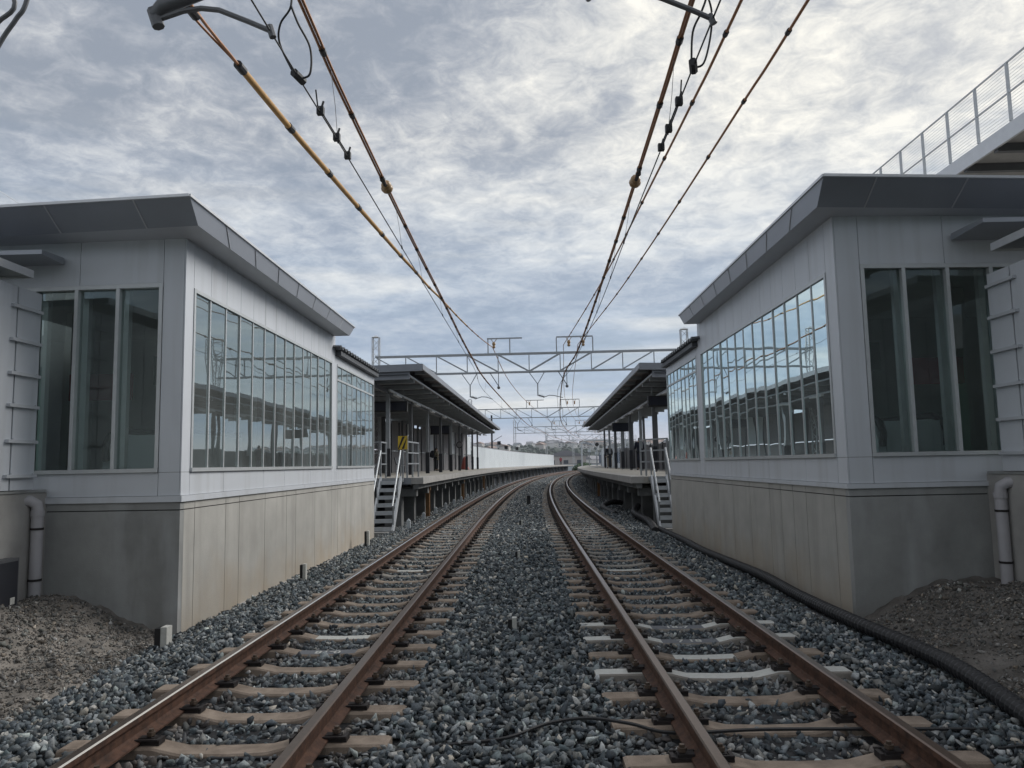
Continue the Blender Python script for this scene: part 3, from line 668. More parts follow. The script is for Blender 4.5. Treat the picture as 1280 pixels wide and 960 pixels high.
# side screens (metal panels on a concrete wall), pipes, lower canopies
for s, x, yE, zr, yw, lab, lab2, lab3, lab4 in ((-1, 5.52, 8.605, [1.475+1.022*(q-1.475) for q in (3.255, 2.893, 2.535, 2.193, 1.816, 1.449)], 8.88, 'grey metal panel screen with battens left of the left front window', 'plain concrete retaining wall at the left edge below the metal panels', 'white drain pipe with elbow against the left concrete wall', 'flat metal eave above the left panel screen'),
                          (1, 5.30, 8.70, [1.475+1.039*(q-1.475) for q in (3.30, 2.95, 2.58, 2.207, 1.849, 1.491)], 9.03, 'grey metal panel screen with battens right of the right front window', 'plain concrete retaining wall at the right edge below the metal panels', 'white drain pipe with elbow against the right concrete wall', 'flat metal eave above the right panel screen')):
    T = thing('panel_screen', lab, 'metal screen', (s*x, yE, 1.3), 'panel screens')
    a = MB()
    for i in range(10):
        b0 = yE-.42-.48*(i-1) if i else yE; b1 = yE-.42-.48*i
        a.box(s*x, s*(x+.03), b0-.012, b1+.012, 1.30, 3.52)
    a.build('panel', 'panel', T)
    a = MB(); a.box(s*(x+.035), s*(x+.09), 4.0, yE-.01, 1.30, 3.46); a.build('backing', 'gap', T)
    for z in zr:
        a = MB(); a.box(s*(x-.045), s*(x-.001), yE-.03, yE-.53, z-.016, z+.018); a.tube([(s*(x-.028), yE-.08, z+.03), (s*(x-.028), yE-.08, z-.02)], .010, 6); a.tube([(s*(x-.028), yE-.44, z+.035), (s*(x-.028), yE-.44, z-.02)], .010, 6); a.build('batten', 'panel_dark', T)
    for i in range(1, 8):
        a = MB(); a.box(s*(x-.02), s*(x-.002), yE-.42-.48*i+.03, yE-.42-.48*i-.03, 1.32, 3.47); a.build('post', 'panel', T)
    T = thing('retaining_wall', lab2, 'wall', (s*x, 5, -.4), 'retaining walls')
    a = MB(); a.box(s*(x+.03), s*(x+.3), -4, yw+.08, -.6, 1.26); a.build('wall', 'concrete', T); a = MB(); a.box(s*(x+.015), s*(x+.31), -4, yw-.02, 1.262, 1.29); a.build('coping', 'concrete_cast', T)
    T = thing('drain_pipe', lab3, 'pipe', (s*(x+.0), 8.55, 0), 'drain pipes')
    px = x+.03-.075; py = 8.62 if s < 0 else 8.70
    a = MB(); a.tube([(s*(px+.16), py-.10, 1.17), (s*(px+.06), py-.05, 1.17), (s*(px+.01), py-.01, 1.13), (s*px, py, 1.05), (s*px, py, .04)], .062, 14); a.build('tube', 'pvc', T, smooth=True)
    for z in (.86, .30): a = MB(); a.tube([(s*px, py, z-.012), (s*px, py, z+.012)], .069, 14); a.build('clamp', 'rust_dark', T)
    a = MB(); a.tube([(s*px, py, 1.0), (s*px, py, 1.06)], .070, 14); a.build('socket', 'pvc', T)
    T = thing('side_eave', lab4, 'canopy', (s*5.3, 8, 3.6), 'side eaves')
    a = MB(); xe = 5.40 if s < 0 else 5.19; ze = 3.62 if s < 0 else 3.71; ye = 8.22 if s < 0 else 8.36
    a.box(s*xe, s*(xe+1.6), 2, ye, ze+.02, ze+.07); a.build('slab', 'fascia', T); a = MB(); a.box(s*(xe-.012), s*xe, 2, ye, ze, ze+.085); a.box(s*(xe-.012), s*(xe+1.6), ye, ye+.012, ze, ze+.085); a.build('edge_strip', 'alu', T)
    a = MB(); a.box(s*(x+.2), s*(x+.28), 4.0, 7.9, 3.49, 3.585); a.build('support_beam', 'panel_dark', T)
    a = MB(); a.bar((s*(x+.24), 6.2, 1.29), (s*(x+.24), 6.2, 3.6), .08); a.bar((s*(x+.24), 7.7, 1.29), (s*(x+.24), 7.7, 3.6), .08); a.build('post', 'panel_dark', T)
T = thing('equipment_box', 'black equipment box with small white label at the left edge', 'equipment box', (-5.33, 7.9, .0))
a = MB(); a.box(-5.54, -5.41, 7.6, 8.24, .02, .59); a.build('case', 'steel_dark', T); a = MB(); a.box(-5.410, -5.398, 7.63, 8.21, .05, .56); a.build('door', 'steel_navy', T); a = MB(); a.box(-5.398, -5.393, 8.1, 8.17, .12, .19); a.build('label_plate', 'white_paint', T)

# ------------------------------------------------------------------ platforms
def Ufn(tab):
    def f(y):
        for (a, b), (c, d) in zip(tab[:-1], tab[1:]):
            if y <= c: return b+(d-b)*max(0, (y-a)/(c-a))
        return tab[-1][1]
    return f
backL = Ufn([(20, -8.5), (50, -7.9), (70, -6.35), (160, -6.3)]); backR = Ufn([(20, 7.4), (45, 6.9), (62, 6.1), (140, 5.8)])
def strip(mb, u0f, u1f, ya, yb, z0, z1, step=2.5, mi=0):
    n = max(1, int((yb-ya)/step)); base = len(mb.v)
    for i in range(n+1):
        y = ya+(yb-ya)*i/n
        a = P(u0f(y) if callable(u0f) else u0f, y); b = P(u1f(y) if callable(u1f) else u1f, y)
        if i == 0 or i == n: ay, by = a[1], b[1]
        mb.v += [(a[0], a[1], z0), (b[0], b[1], z0), (b[0], b[1], z1), (a[0], a[1], z1)]
    for i in range(n):
        a = base+i*4
        for k in range(4): mb.f.append((a+k, a+(k+1) % 4, a+4+(k+1) % 4, a+4+k)); mb.m.append(mi)
    mb.f.append((base+3, base+2, base+1, base)); e = base+n*4; mb.f.append((e, e+1, e+2, e+3)); mb.m += [mi, mi]
for s, eu, ya, yb, zt, back, side in ((-1, -3.08, 23.0, 165, 1.13, backL, 'left'), (1, 3.02, 22.3, 140, 1.05, backR, 'right')):
    T = thing('platform', f'raised concrete platform along the {side} track under its canopy', 'platform', P(eu, ya, -.3), 'platforms')
    a = MB(); strip(a, lambda y: eu-s*0, back, ya, yb, zt-.19, zt); a.build('deck', 'platform_top', T)
    a = MB(); strip(a, eu-s*.012, eu+s*.35, ya-.012, yb, zt-.185, zt+.004); a.build('edge_coping', 'concrete', T)
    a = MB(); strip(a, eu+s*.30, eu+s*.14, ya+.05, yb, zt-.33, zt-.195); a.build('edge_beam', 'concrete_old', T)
    a = MB(); strip(a, eu+s*1.9, eu+s*2.0, ya+.8, yb, -.7, zt-.2); a.build('under_wall', 'under_shade', T)
    a = MB(); strip(a, eu+s*1.25, eu+s*1.33, ya+3, yb, -.7, zt-.3, 3); a.build('shade_sheet', 'under_shade', T)  # dark sheet standing for the shade under the deck
    a = MB(); b_ = P(eu+s*.35, ya); c_ = P(back(ya), ya); a.box(b_[0], c_[0], ya-.01, ya+.12, zt-.19, zt+.002); a.build('end_face', 'canopy_fascia', T)
    for y in np.arange(ya+.3, ya+40, 2.5):
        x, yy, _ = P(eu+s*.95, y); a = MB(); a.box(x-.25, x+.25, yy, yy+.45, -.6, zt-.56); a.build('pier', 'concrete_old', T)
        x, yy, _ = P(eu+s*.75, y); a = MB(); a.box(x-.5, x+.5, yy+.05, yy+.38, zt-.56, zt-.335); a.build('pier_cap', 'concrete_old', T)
    for y in np.arange(ya+42, yb-8, 5):
        x, yy, _ = P(eu+s*1.1, y); a = MB(); a.box(x-.12, x+.12, yy, yy+.3, -.6, zt-.34); a.build('pier', 'concrete', T)
for s, u, ys, zt in ((-1, -3.42, (26.5, 38.5, 50.5), .80), (1, 3.5, (41.,), .7)):
    for k, y in enumerate(ys):
        x, yy, _ = P(u, y); a = MB(); a.box(x-.07, x+.07, yy-.07, yy+.07, -.35, zt); a.box(x-.16, x+.10, yy-.09, yy+.09, zt-.16, zt)
        a.build('support_post', 'orange_post', label=(['nearest', 'second', 'third'][k]+' rusty orange post under the left platform edge') if s < 0 else 'rusty orange post under the right platform edge', cat='post', group='rusty platform posts')

# back walls
for s, back, side, zt in ((-1, backL, 'left', 1.13), (1, backR, 'right', 1.05)):
    T = thing('screen_wall', f'grey panelled screen wall behind the {side} platform under the canopy', 'wall', P(back(30), 30, zt), 'platform screen walls')
    y = 22.5; k = 0
    top = 4.15 if s < 0 else 2.45
    while y < (68 if s < 0 else 60):
        a = MB(); strip(a, lambda q: back(q)+s*.02, lambda q: back(q)+s*.07, y+.02, y+2.05, zt+.003, top if s > 0 else 2.35, 2.2); a.build('panel', 'wall_grey' if (s > 0 or y > 40) else 'wall_brown', T)
        if s < 0:
            a = MB(); strip(a, lambda q: back(q)+s*.03, lambda q: back(q)+s*.06, y+.02, y+2.05, 2.40, top-.18 if k % 4 == 1 else top+.15, 2.2); a.build('upper_panel', 'wall_brown' if y < 34 else ('wall_white' if k % 3 == 0 and y > 42 else 'wall_grey'), T)
        x, yy, _ = P(back(y), y); a = MB(); a.box(x-.05, x+.05, yy-.05, yy+.05, zt+.002, 4.2 if s < 0 else top+.05); a.build('post', 'steel_dark', T)
        y += 2.1; k += 1
T = thing('white_wall', 'long white wall along the open end of the left platform', 'wall', P(-6.3, 72, 1.13))
for k, y in enumerate(np.arange(69.5, 154, 4.2)):
    a = MB(); strip(a, lambda q: backL(q)-.02, lambda q: backL(q)-.10, y, y+4.18, 1.133, 3.20, 2.2); a.build('panel', 'wall_white', T)
a = MB(); strip(a, lambda q: backL(q)+.0, lambda q: backL(q)-.12, 69.5, 154, 3.202, 3.26); a.build('capping', 'wall_grey', T)
T = thing('white_wall', 'white panel wall standing on the right platform beyond the person in black jacket', 'wall', P(5.8, 70, 1.05))
for k, y in enumerate(np.arange(61, 106, 4.2)):
    a = MB(); strip(a, lambda q: backR(q)-.3, lambda q: backR(q)-.2, y, y+4.18, 1.053, 3.0, 2.2); a.build('panel', 'wall_white', T)

# canopies
def canopy(s, side, e0, e1, zt, backu, y0, y1, colu):
    """e0,e1: near and far point of the straight track-side eave"""
    T = thing('platform_canopy', f'long dark steel canopy over the {side} platform', 'canopy', (e0[0], e0[1], zt), 'platform canopies')
    n = 20; edge = [(e0[0]+(e1[0]-e0[0])*i/n, y0+(y1-y0)*i/n) for i in range(n+1)]
    bk = [P(backu(y), y)[0] for _, y in edge]
    a = MB()
    for (x, y), b in zip(edge, bk): a.v += [(x, y, zt), (b, y, zt-.12), (x, y, zt-.06), (b, y, zt-.18)]
    for i in range(n): q = i*4; a.f += [(q, q+4, q+5, q+1), (q+2, q+3, q+7, q+6)]; a.m += [0, 0]
    a.build('roof_sheet', 'wall_brown', T)
    a = MB(); a.bar((e0[0], y0, zt-.07), (e1[0], y1, zt-.07), .05, .17); a.build('eave_gutter', 'canopy_fascia', T)
    a = MB(); a.bar((e0[0]+s*.42, y0+.16, zt-.33), (e1[0]+s*.42, y1-.3, zt-.33), .05, .05); a.build('inner_gutter', 'galv', T)
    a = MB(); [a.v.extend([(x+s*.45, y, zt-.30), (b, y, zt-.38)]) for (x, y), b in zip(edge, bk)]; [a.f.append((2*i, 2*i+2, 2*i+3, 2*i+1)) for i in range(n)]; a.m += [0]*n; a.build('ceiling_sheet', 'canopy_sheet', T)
    a = MB(); a.hexa([(e0[0], y0-.02, zt-.20), (bk[0], y0-.02, zt-.30), (bk[0], y0+.04, zt-.30), (e0[0], y0+.04, zt-.20), (e0[0], y0-.02, zt+.02), (bk[0], y0-.02, zt-.08), (bk[0], y0+.04, zt-.08), (e0[0], y0+.04, zt+.02)]); a.build('end_fascia', 'canopy_fascia', T)
    x2 = e0[0]+s*.40; a = MB(); a.hexa([(x2, y0+.1, zt-.44), (bk[0], y0+.1, zt-.54), (bk[0], y0+.15, zt-.54), (x2, y0+.1+.05, zt-.44), (x2, y0+.1, zt-.2), (bk[0], y0+.1, zt-.3), (bk[0], y0+.15, zt-.3), (x2, y0+.15, zt-.2)]); a.build('end_beam', 'canopy_fascia', T)
    y = y0+1.2
    while y < y1:
        f = (y-y0)/(y1-y0); x = e0[0]+(e1[0]-e0[0])*f; b = P(backu(y), y)[0]
        a = MB(); a.bar((x+s*.05, y, zt-.12), (x+s*.42, y, zt-.13), .05, .10); a.bar((x+s*.45, y, zt-.38), (b, y, zt-.46), .09, .14); a.build('purlin', 'galv', T); y += 1.9
    a = MB(); a.bar((P(colu, y0)[0], y0+.2, zt-.52), (P(colu, y1)[0]-(P(colu, y1)[0]-(P(colu, y0)[0]+(e1[0]-e0[0])))*1, y1-.2, zt-.52), .10, .16); a.build('main_beam', 'steel_dark', T)
    y = y0+3.2; k = 0
    while y < y1-1:
        for uu, mm in ((colu, 'galv' if k % 2 == 0 else 'steel_dark'), (backu(y)-s*.35, 'steel_dark')):
            f = (y-y0)/(y1-y0); x = P(colu, y0)[0]+(e1[0]-e0[0])*f if uu == colu else P(uu, y)[0]
            a = MB(); a.box(x-.065, x+.065, y-.065, y+.065, 1.0, zt-.45); a.build('column', mm, T)
            if uu == colu:
                a = MB(); a.box(x-.085, x+.085, y-.085, y+.085, 1.13, 2.10); a.build('column_cover', 'steel_navy', T)
        y += 4.6; k += 1
    # lamp conduit with tubes
    lx0 = e0[0]+s*1.30; lx1 = e1[0]+s*1.15
    a = MB(); a.bar((lx0, y0+1.6, zt-.62), (lx1, y1-1, zt-.62), .06, .06); a.build('lamp_rail', 'galv_light', T)
    for i in range(10):
        f = (i+.35)/10; x = lx0+(lx1-lx0)*f; y = y0+1.6+(y1-y0-2.6)*f; a = MB(); a.box(x-.06, x+.06, y-.55, y+.55, zt-.72, zt-.655); a.build('lamp', 'lamp_tube', T)
    return T
canopy(-1, 'left', (-3.13, 23.5), (-2.16, 67.), 4.60, backL, 23.5, 67.0, -4.85)
canopy(1, 'right', (3.71, 24.4), (4.83, 65.), 4.60, lambda y: backR(y)+.1, 24.4, 65.0, 5.15)

# departure boards hanging under the canopies
for x0, x1, y, z0, z1, lab in ((-5.4, -4.2, 27.5, 3.42, 3.80, 'black departure board hanging at the near end of left canopy'), (-5.4, -4.3, 44, 3.25, 3.75, 'black departure board farther under the left canopy above the backpacked person'),
                          (4.5, 5.6, 28, 3.45, 3.85, 'black departure board at the near end of the right canopy'), (5.1, 6.1, 45, 3.25, 3.75, 'black departure board farther under the right canopy')):
    T = thing('departure_board', lab, 'display board', (x0, y, z1), 'departure boards')
    a = MB(); a.box(x0, x1, y-.12, y+.12, z0, z1); a.build('case', 'black', T); a = MB(); a.box(x0+.05, x1-.05, y-.13, y-.121, z0+.06, z1-.05); a.build('screen', 'screen_dark', T)
    for xx in (x0+.15, x1-.15): a = MB(); a.bar((xx, y, z1), (xx, y, 4.22), .04); a.build('hanger', 'galv', T)

# platform-end railings, sign, stairs
def railing(pts, z0, lab, nm='guard_rail'):
    T = thing(nm, lab, 'railing', (*pts[0], z0), 'platform end railings')
    for i, (x, y) in enumerate(pts): a = MB(); a.bar((x, y, z0), (x, y, z0+1.1), .05); a.build('post', 'galv', T)
    for dz in (1.08, .75, .42):
        for p0, p1 in zip(pts[:-1], pts[1:]): a = MB(); a.bar((*p0, z0+dz), (*p1, z0+dz), .04); a.build('rail', 'galv', T)
    return T
railing([(-5.4, 23.12), (-4.35, 23.12), (-4.33, 23.9)], 1.134, 'grey steel railing at the near end of left platform behind the stairs')
railing([(-3.55, 23.12), (-3.5, 23.9), (-3.46, 24.9)], 1.134, 'short steel railing beside the striped sign on the left platform')
railing([(4.12, 22.45), (3.60, 23.2), (3.60, 24.2)], 1.054, 'grey steel railing at the near end of right platform')
railing([(5.6, 22.42), (4.2, 22.42)], 1.054, 'grey steel railing right of the right stairs')
T = thing('striped_sign', 'square yellow sign with two black diagonal stripes at left platform end', 'sign', (-3.62, 22.96, 1.13))
sx0, sx1, sz0, sz1, sy = -3.80, -3.52, 1.98, 2.38, 22.96
a = MB(); a.box(sx0, sx1, sy, sy+.02, sz0, sz1); a.build('plate', 'yellow', T)
a = MB(); H_ = sz1-sz0; W_ = sx1-sx0
for c in (-.12, .40):     # stripes rising to the right
    q = [(sx0+W_*max(0, min(1, a0)), sz0+H_*max(0, min(1, b0))) for a0, b0 in ((.0+c, .04), (.26+c, .04), (.86+c, .96), (.60+c, .96))]
    a.prism(q, sy-.004, sy-.001)
a.build('stripe', 'black', T)
a = MB(); a.bar((-3.66, sy+.045, 1.13), (-3.66, sy+.045, 2.05), .04); a.build('post', 'galv', T)
a = MB(); a.bar((-3.66, sy+.045, 2.05), (-3.5, sy+.045, 2.41), .03); a.build('brace', 'galv_light', T)
def stairs(x0, x1, yb, yt, zb, zt, lab, s):
    T = thing('staircase', lab, 'stairs', (x0, yb, zb), 'platform end stairs')
    for x in (x0, x1): a = MB(); a.bar((x, yb, zb), (x, yt, zt), .05, .20); a.build('stringer', 'galv_light', T)
    n = 7
    for i in range(n):
        f = (i+.3)/n; y = yb+(yt-yb)*f; z = zb+(zt-zb)*f+.08; a = MB(); a.box(x0+.03, x1-.03, y-.05, y+.22, z-.035, z); a.box(x0+.03, x1-.03, y-.055, y-.04, z-.10, z+.002); a.build('tread', 'galv_light', T)
    a = MB(); a.box(x0-.05, x1+.05, yt, yt+.22, zt-.1, zt-.0); a.build('landing', 'galv', T)
    a = MB(); a.box(x0-.1, x1+.1, yb-.25, yb+.1, -.5, zb+.03); a.build('foot_slab', 'concrete', T)
    for x in (x0, x1):
        a = MB(); a.tube([(x, yb-.05, zb+.72), (x, yt-.05, zt+.82)], .024, 8); a.build('handrail', 'galv_light', T)
        for f in (.06, .55, .97): a = MB(); yy = yb+(yt-yb)*f; z = zb+(zt-zb)*f; a.bar((x, yy, z), (x, yy, z+.74+.06*f), .035); a.build('baluster', 'galv', T)
stairs(-4.27, -3.68, 21.3, 22.75, -.33, 1.12, 'steep galvanised stairs at the near end of the left platform', -1)
stairs(3.56, 3.98, 20.9, 22.05, -.33, 1.04, 'steep galvanised stairs at the near end of the right platform', 1)

# things standing on the platforms
def bench(u, y, z, lab):
    x, yy, _ = P(u, y); T = thing('bench', lab, 'bench', (x, yy, z), 'platform benches')
    for k in range(3):
        y0 = yy+k*.55; a = MB(); a.hexa([(x-.25, y0, z+.42), (x+.2, y0, z+.44), (x+.2, y0+.45, z+.44), (x-.25, y0+.45, z+.42), (x-.25, y0, z+.46), (x+.2, y0, z+.48), (x+.2, y0+.45, z+.48), (x-.25, y0+.45, z+.46)]); a.build('seat', 'steel_dark', T)
        a = MB(); a.hexa([(x-.27, y0, z+.46), (x-.22, y0, z+.46), (x-.22, y0+.45, z+.46), (x-.27, y0+.45, z+.46), (x-.38, y0, z+.85), (x-.34, y0, z+.85), (x-.34, y0+.45, z+.85), (x-.38, y0+.45, z+.85)]); a.build('backrest', 'steel_dark', T)
    a = MB(); a.bar((x, yy, z+.40), (x, yy+1.55, z+.40), .06)
    a.build('rail', 'galv', T)
    for q in (yy+.15, yy+1.4):
        a = MB(); a.bar((x, q, z), (x, q, z+.4), .05); a.bar((x-.25, q, z+.02), (x+.25, q, z+.02), .04); a.build('leg', 'galv', T)
bench(-6.9, 33.0, 1.134, 'dark steel bench against the left screen wall, behind the striped sign'); bench(-7.2, 42, 1.134, 'dark steel bench beside the backpacked person on the left platform')
x, yy, _ = P(-6.0, 61); T = thing('traffic_cone', 'faded red traffic cone at the far end of the left canopy', 'traffic cone', (x, yy, 1.135))
a = MB(); a.tube([(x, yy, 1.17), (x, yy, 1.5), (x, yy, 2.05), (x, yy, 2.15)], [.34, .24, .10, .06], 14); a.build('cone', 'red_cone', T, smooth=True); a = MB(); a.box(x-.38, x+.38, yy-.38, yy+.38, 1.135, 1.17); a.build('base', 'red_cone', T)
x, yy, _ = P(-4.55, 47); T = thing('platform_clock', 'small round platform clock on a bracket under the left canopy', 'clock', (x, yy, 2.6))
a = MB(); pts = [(x+.18*math.cos(q), yy, 2.72+.18*math.sin(q)) for q in np.linspace(0, 2*PI, 17)]; a.tube(pts, .03, 6, caps=False); a.build('ring', 'black', T)
a = MB(); a.tube([(x, yy-.01, 2.72), (x, yy+.03, 2.72)], .15, 16); a.build('face', 'wall_grey', T); a = MB(); a.bar((x-.35, yy, 2.72), (x-.2, yy, 2.72), .04); a.build('bracket', 'steel_dark', T)

# ------------------------------------------------------------------ people
def skin_obj(name, verts, edges, radii, parent, matname, lvl=1):
    me = bpy.data.meshes.new(name); o3 = ORG[parent.name]; me.from_pydata(verts, edges, []); o = bpy.data.objects.new(name, me); C.objects.link(o)
    md = o.modifiers.new('s', 'SKIN'); sv = me.skin_vertices[0].data
    for i, r in enumerate(radii): sv[i].radius = (r, r) if not isinstance(r, tuple) else r
    sv[0].use_root = True
    sb = o.modifiers.new('u', 'SUBSURF'); sb.levels = lvl; sb.render_levels = lvl
    dg = bpy.context.evaluated_depsgraph_get(); m2 = bpy.data.meshes.new_from_object(o.evaluated_get(dg)); bpy.data.objects.remove(o)
    m2.materials.clear(); m2.materials.append(M[matname]); m2.polygons.foreach_set('use_smooth', [True]*len(m2.polygons))
    o = bpy.data.objects.new(name, m2); C.objects.link(o); o.parent = parent; return o
def person(loc, rz, h, lab, top='cloth_black', legs='cloth_beige', coat=.85, arms='down', hair=.0):
    T = thing('person', lab, 'person', loc, 'people waiting on the platforms', rz); k = h/1.7; ORG[T.name] = Vector((0, 0, 0))
    V = [(0, 0, .95), (0, .0, 1.15), (0, .0, 1.38), (0, .0, 1.46), (0, .02, 1.53), (0, .02, 1.62),
         (-.10, 0, .88), (-.11, .02, .50), (-.11, 0, .09), (-.12, .12, .04), (.10, 0, .88), (.12, .03, .50), (.12, -.02, .09), (.13, .10, .04),
         (-.19, 0, 1.40), (-.24, .0, 1.13), (-.22, .10 if arms == 'down' else .24, .90 if arms == 'down' else 1.10), (-.21, .13 if arms == 'down' else .3, .80 if arms == 'down' else 1.18),
         (.19, 0, 1.40), (.24, .0, 1.13), (.22, .12 if arms == 'down' else .24, .90 if arms == 'down' else 1.10), (.20, .15 if arms == 'down' else .28, .80 if arms == 'down' else 1.2)]
    E_ = [(0, 1), (1, 2), (2, 3), (3, 4), (4, 5), (0, 6), (6, 7), (7, 8), (8, 9), (0, 10), (10, 11), (11, 12), (12, 13), (2, 14), (14, 15), (15, 16), (16, 17), (2, 18), (18, 19), (19, 20), (20, 21)]
    Rr = [.13, .12, .14, .055, .075, .07, .085, .06, .04, .035, .085, .06, .04, .035, .06, .045, .035, .03, .06, .045, .035, .03]
    V = [tuple(c*k for c in v) for v in V]; Rr = [r*k for r in Rr]
    skin_obj('body', V, E_, Rr, T, 'skin', 1)
    skin_obj('hair', [V[4], tuple(np.array(V[5])+(0, -.01, .04)), tuple(np.array(V[4])+(0, -.05*k, .03))], [(0, 1), (0, 2)], [.075*k, .088*k, .08*k], T, 'hair', 1)
    ii = [0, 6, 7, 8, 10, 11, 12]; e2 = [(0, 1), (1, 2), (2, 3), (0, 4), (4, 5), (5, 6)]; skin_obj('trousers', [V[i] for i in ii], e2, [.145*k, .10*k, .085*k, .07*k, .10*k, .085*k, .07*k], T, legs, 1)
    ii = [0, 1, 2, 14, 15, 16, 18, 19, 20]; e3 = [(0, 1), (1, 2), (2, 3), (3, 4), (4, 5), (2, 6), (6, 7), (7, 8)]
    VV = [V[i] for i in ii]+[(0, 0, coat*k)]; skin_obj('jacket', VV, e3+[(0, 9)], [.175*k, .165*k, .17*k, .085*k, .07*k, .055*k, .085*k, .07*k, .055*k, (.20 if coat < .8 else .18)*k], T, top, 1)
    # shoes
    for i in (9, 13): skin_obj('shoe', [tuple(np.array(V[i])+(0, -.11*k, 0)), tuple(np.array(V[i])+(0, .06*k, -.005))], [(0, 1)], [.05*k, .04*k], T, 'black', 1)
    return T
x, yy, _ = P(-7.0, 53.5); person((x, yy, 1.134), -1.9, 1.62, 'person in olive jacket and dark trousers carrying a backpack on the left platform', 'cloth_olive', 'cloth_black', .85, 'up')
T = thing('backpack', 'black backpack on the back of the person on the left platform', 'backpack', (x-.26, yy-.1, 2.2)); a = MB(); a.sphere((x-.24, yy-.08, 2.28), .22, 10, sz=1.25); a.build('bag', 'cloth_black', T, smooth=True)
a = MB(); a.sphere((x-.36, yy-.12, 2.18), .11, 8, sz=1.2); a.build('pocket', 'cloth_black', T, smooth=True)
x, yy, _ = P(5.15, 56); person((x, yy, 1.056), .2, 1.66, 'person in black jacket and beige trousers seen from behind on right platform', 'cloth_black', 'cloth_beige', .84)
x, yy, _ = P(5.6, 40); person((x, yy, 1.056), .1, 1.70, 'person in long black coat, nearer of the two on the right platform', 'cloth_navy', 'cloth_black', .42, 'up')
x, yy, _ = P(-5.2, 160); person((x, yy, 1.134), .0, 1.68, 'distant person in dark red clothes past the end of the long white wall', 'cloth_red', 'cloth_black', .84)

# ------------------------------------------------------------------ overhead line: gantries
def gantry(y, k):
    x0, yy, _ = P(0, y); s_ = slope(y); co = 1/math.sqrt(1+s_*s_); rz = -math.atan(s_)
    lab = ['overhead line gantry right above the camera, its arms showing at the top edge', 'nearest full overhead gantry spanning both tracks between the canopies', 'second overhead gantry spanning the tracks, at the canopy ends', 'third overhead gantry spanning the tracks in the distance', 'fourth overhead gantry spanning the tracks in the distance', 'farthest overhead gantry spanning the tracks'][k]
    T = thing('overhead_gantry', lab, 'overhead gantry', (x0, yy, 0), 'overhead line gantries', rz); ORG[T.name] = Vector((0, 0, 0))
    xa, xb = -8.1, 8.1; zt_, zb_ = 7.24, 6.27
    for x in (xa, xb):
        a = MB()
        for dx, dy in ((-.17, -.17), (.17, -.17), (.17, .17), (-.17, .17)): a.bar((x+dx, dy, -.5), (x+dx, dy, 8.3), .045)
        z = -.4; f = 1
        while z < 8.1:
            for (ax, ay, bx, by) in ((-.17, -.17, .17, -.17), (.17, -.17, .17, .17), (.17, .17, -.17, .17), (-.17, .17, -.17, -.17)):
                if f < 0: ax, ay, bx, by = bx, by, ax, ay
                a.bar((x+ax, ay, z), (x+bx, by, z+.36), .022)
            z += .36; f = -f
        a.add([(x-.2, -.2, 8.3), (x+.2, -.2, 8.3), (x+.2, .2, 8.3), (x-.2, .2, 8.3), (x, 0, 8.42)], [(0, 1, 4), (1, 2, 4), (2, 3, 4), (3, 0, 4), (3, 2, 1, 0)])
        a.build('lattice_mast', 'galv_light', T)
    for yo in (-.2, .2):
        a = MB(); a.bar((xa, yo, zt_), (xb, yo, zt_), .07, .07); a.build('top_chord', 'galv', T)
        a = MB(); a.bar((xa, yo, zb_), (xb, yo, zb_), .06, .06); a.build('bottom_chord', 'galv', T)
    n = 10; w_ = (xb-xa)/n
    for i in range(n+1):
        x = xa+i*w_
        if 0 < i < n: a = MB(); a.bar((x, -.2, zb_+.03), (x, -.2, zt_-.03), .05); a.build('upright', 'galv', T)
        if i < n:
            q0, q1 = ((x, zt_-.03), (x+w_, zb_+.03)) if i < n//2 else ((x, zb_+.03), (x+w_, zt_-.03))
            a = MB(); a.bar((q0[0], -.2, q0[1]), (q1[0], -.2, q1[1]), .045); a.bar((q0[0], .2, q0[1]), (q1[0], .2, q1[1]), .045); a.build('diagonal', 'galv', T)
    # frames on top for the feeders
    for a0, a1, p0, p1, ins in ((-2.2, -.35, -2.15, -1.0, (-1.84,)), (1.45, 3.35, 1.45, 3.35, (2.1, 2.85))):
        a = MB(); a.bar((a0, 0, 8.08), (a1, 0, 8.08), .07); a.bar((p0, 0, zt_), (p0, 0, 8.05), .06); a.bar((p1, 0, zt_), (p1, 0, 8.05), .06); a.build('feeder_frame', 'galv', T)
        for x in ins: a = MB(); a.bar((x-.15, 0, 8.05), (x, 0, 7.85), .03); a.bar((x+.15, 0, 8.05), (x, 0, 7.85), .03); a.sphere((x, 0, 7.80), .10, 8, sz=1.1); a.sphere((x, 0, 7.64), .09, 8); a.build('insulator', 'insulator', T, smooth=False)
    # registration arms and droppers
    for xq, xe in ((-3.12, -1.95), (.42, 1.72)):
        a = MB(); a.bar((xq-.45, 0, zb_), (xq, 0, 5.62), .04); a.bar((xq+.38, 0, zb_), (xq, 0, 5.62), .04); a.bar((xq, 0, 5.66), (xq, 0, 5.0), .06); a.build('drop_bracket', 'galv', T)
        a = MB(); a.tube([(xq, 0, 5.04), (xq+.35, 0, 4.93)], [.03, .03], 6); [a.tube([(xq+.08+.07*j, 0, 5.02-.022*j), (xq+.10+.07*j, 0, 5.013-.022*j)], .075, 8) for j in range(4)]; a.build('rod_insulator', 'steel_dark', T)
        a = MB(); a.tube([(xq+.35, 0, 4.94), (xq+.6, 0, 5.02), (xq+.85, 0, 5.0), (xe, 0, 4.88)], .022, 6); a.build('steady_arm', 'galv', T)
    for xq in (-1.62, 1.95):
        a = MB(); a.bar((xq-.45, 0, zb_), (xq, 0, 5.55), .04); a.bar((xq, 0, zb_), (xq, 0, 5.55), .035); a.sphere((xq, 0, 5.48), .09, 8, 0); a.build('messenger_hanger', 'steel_dark', T)
    return T
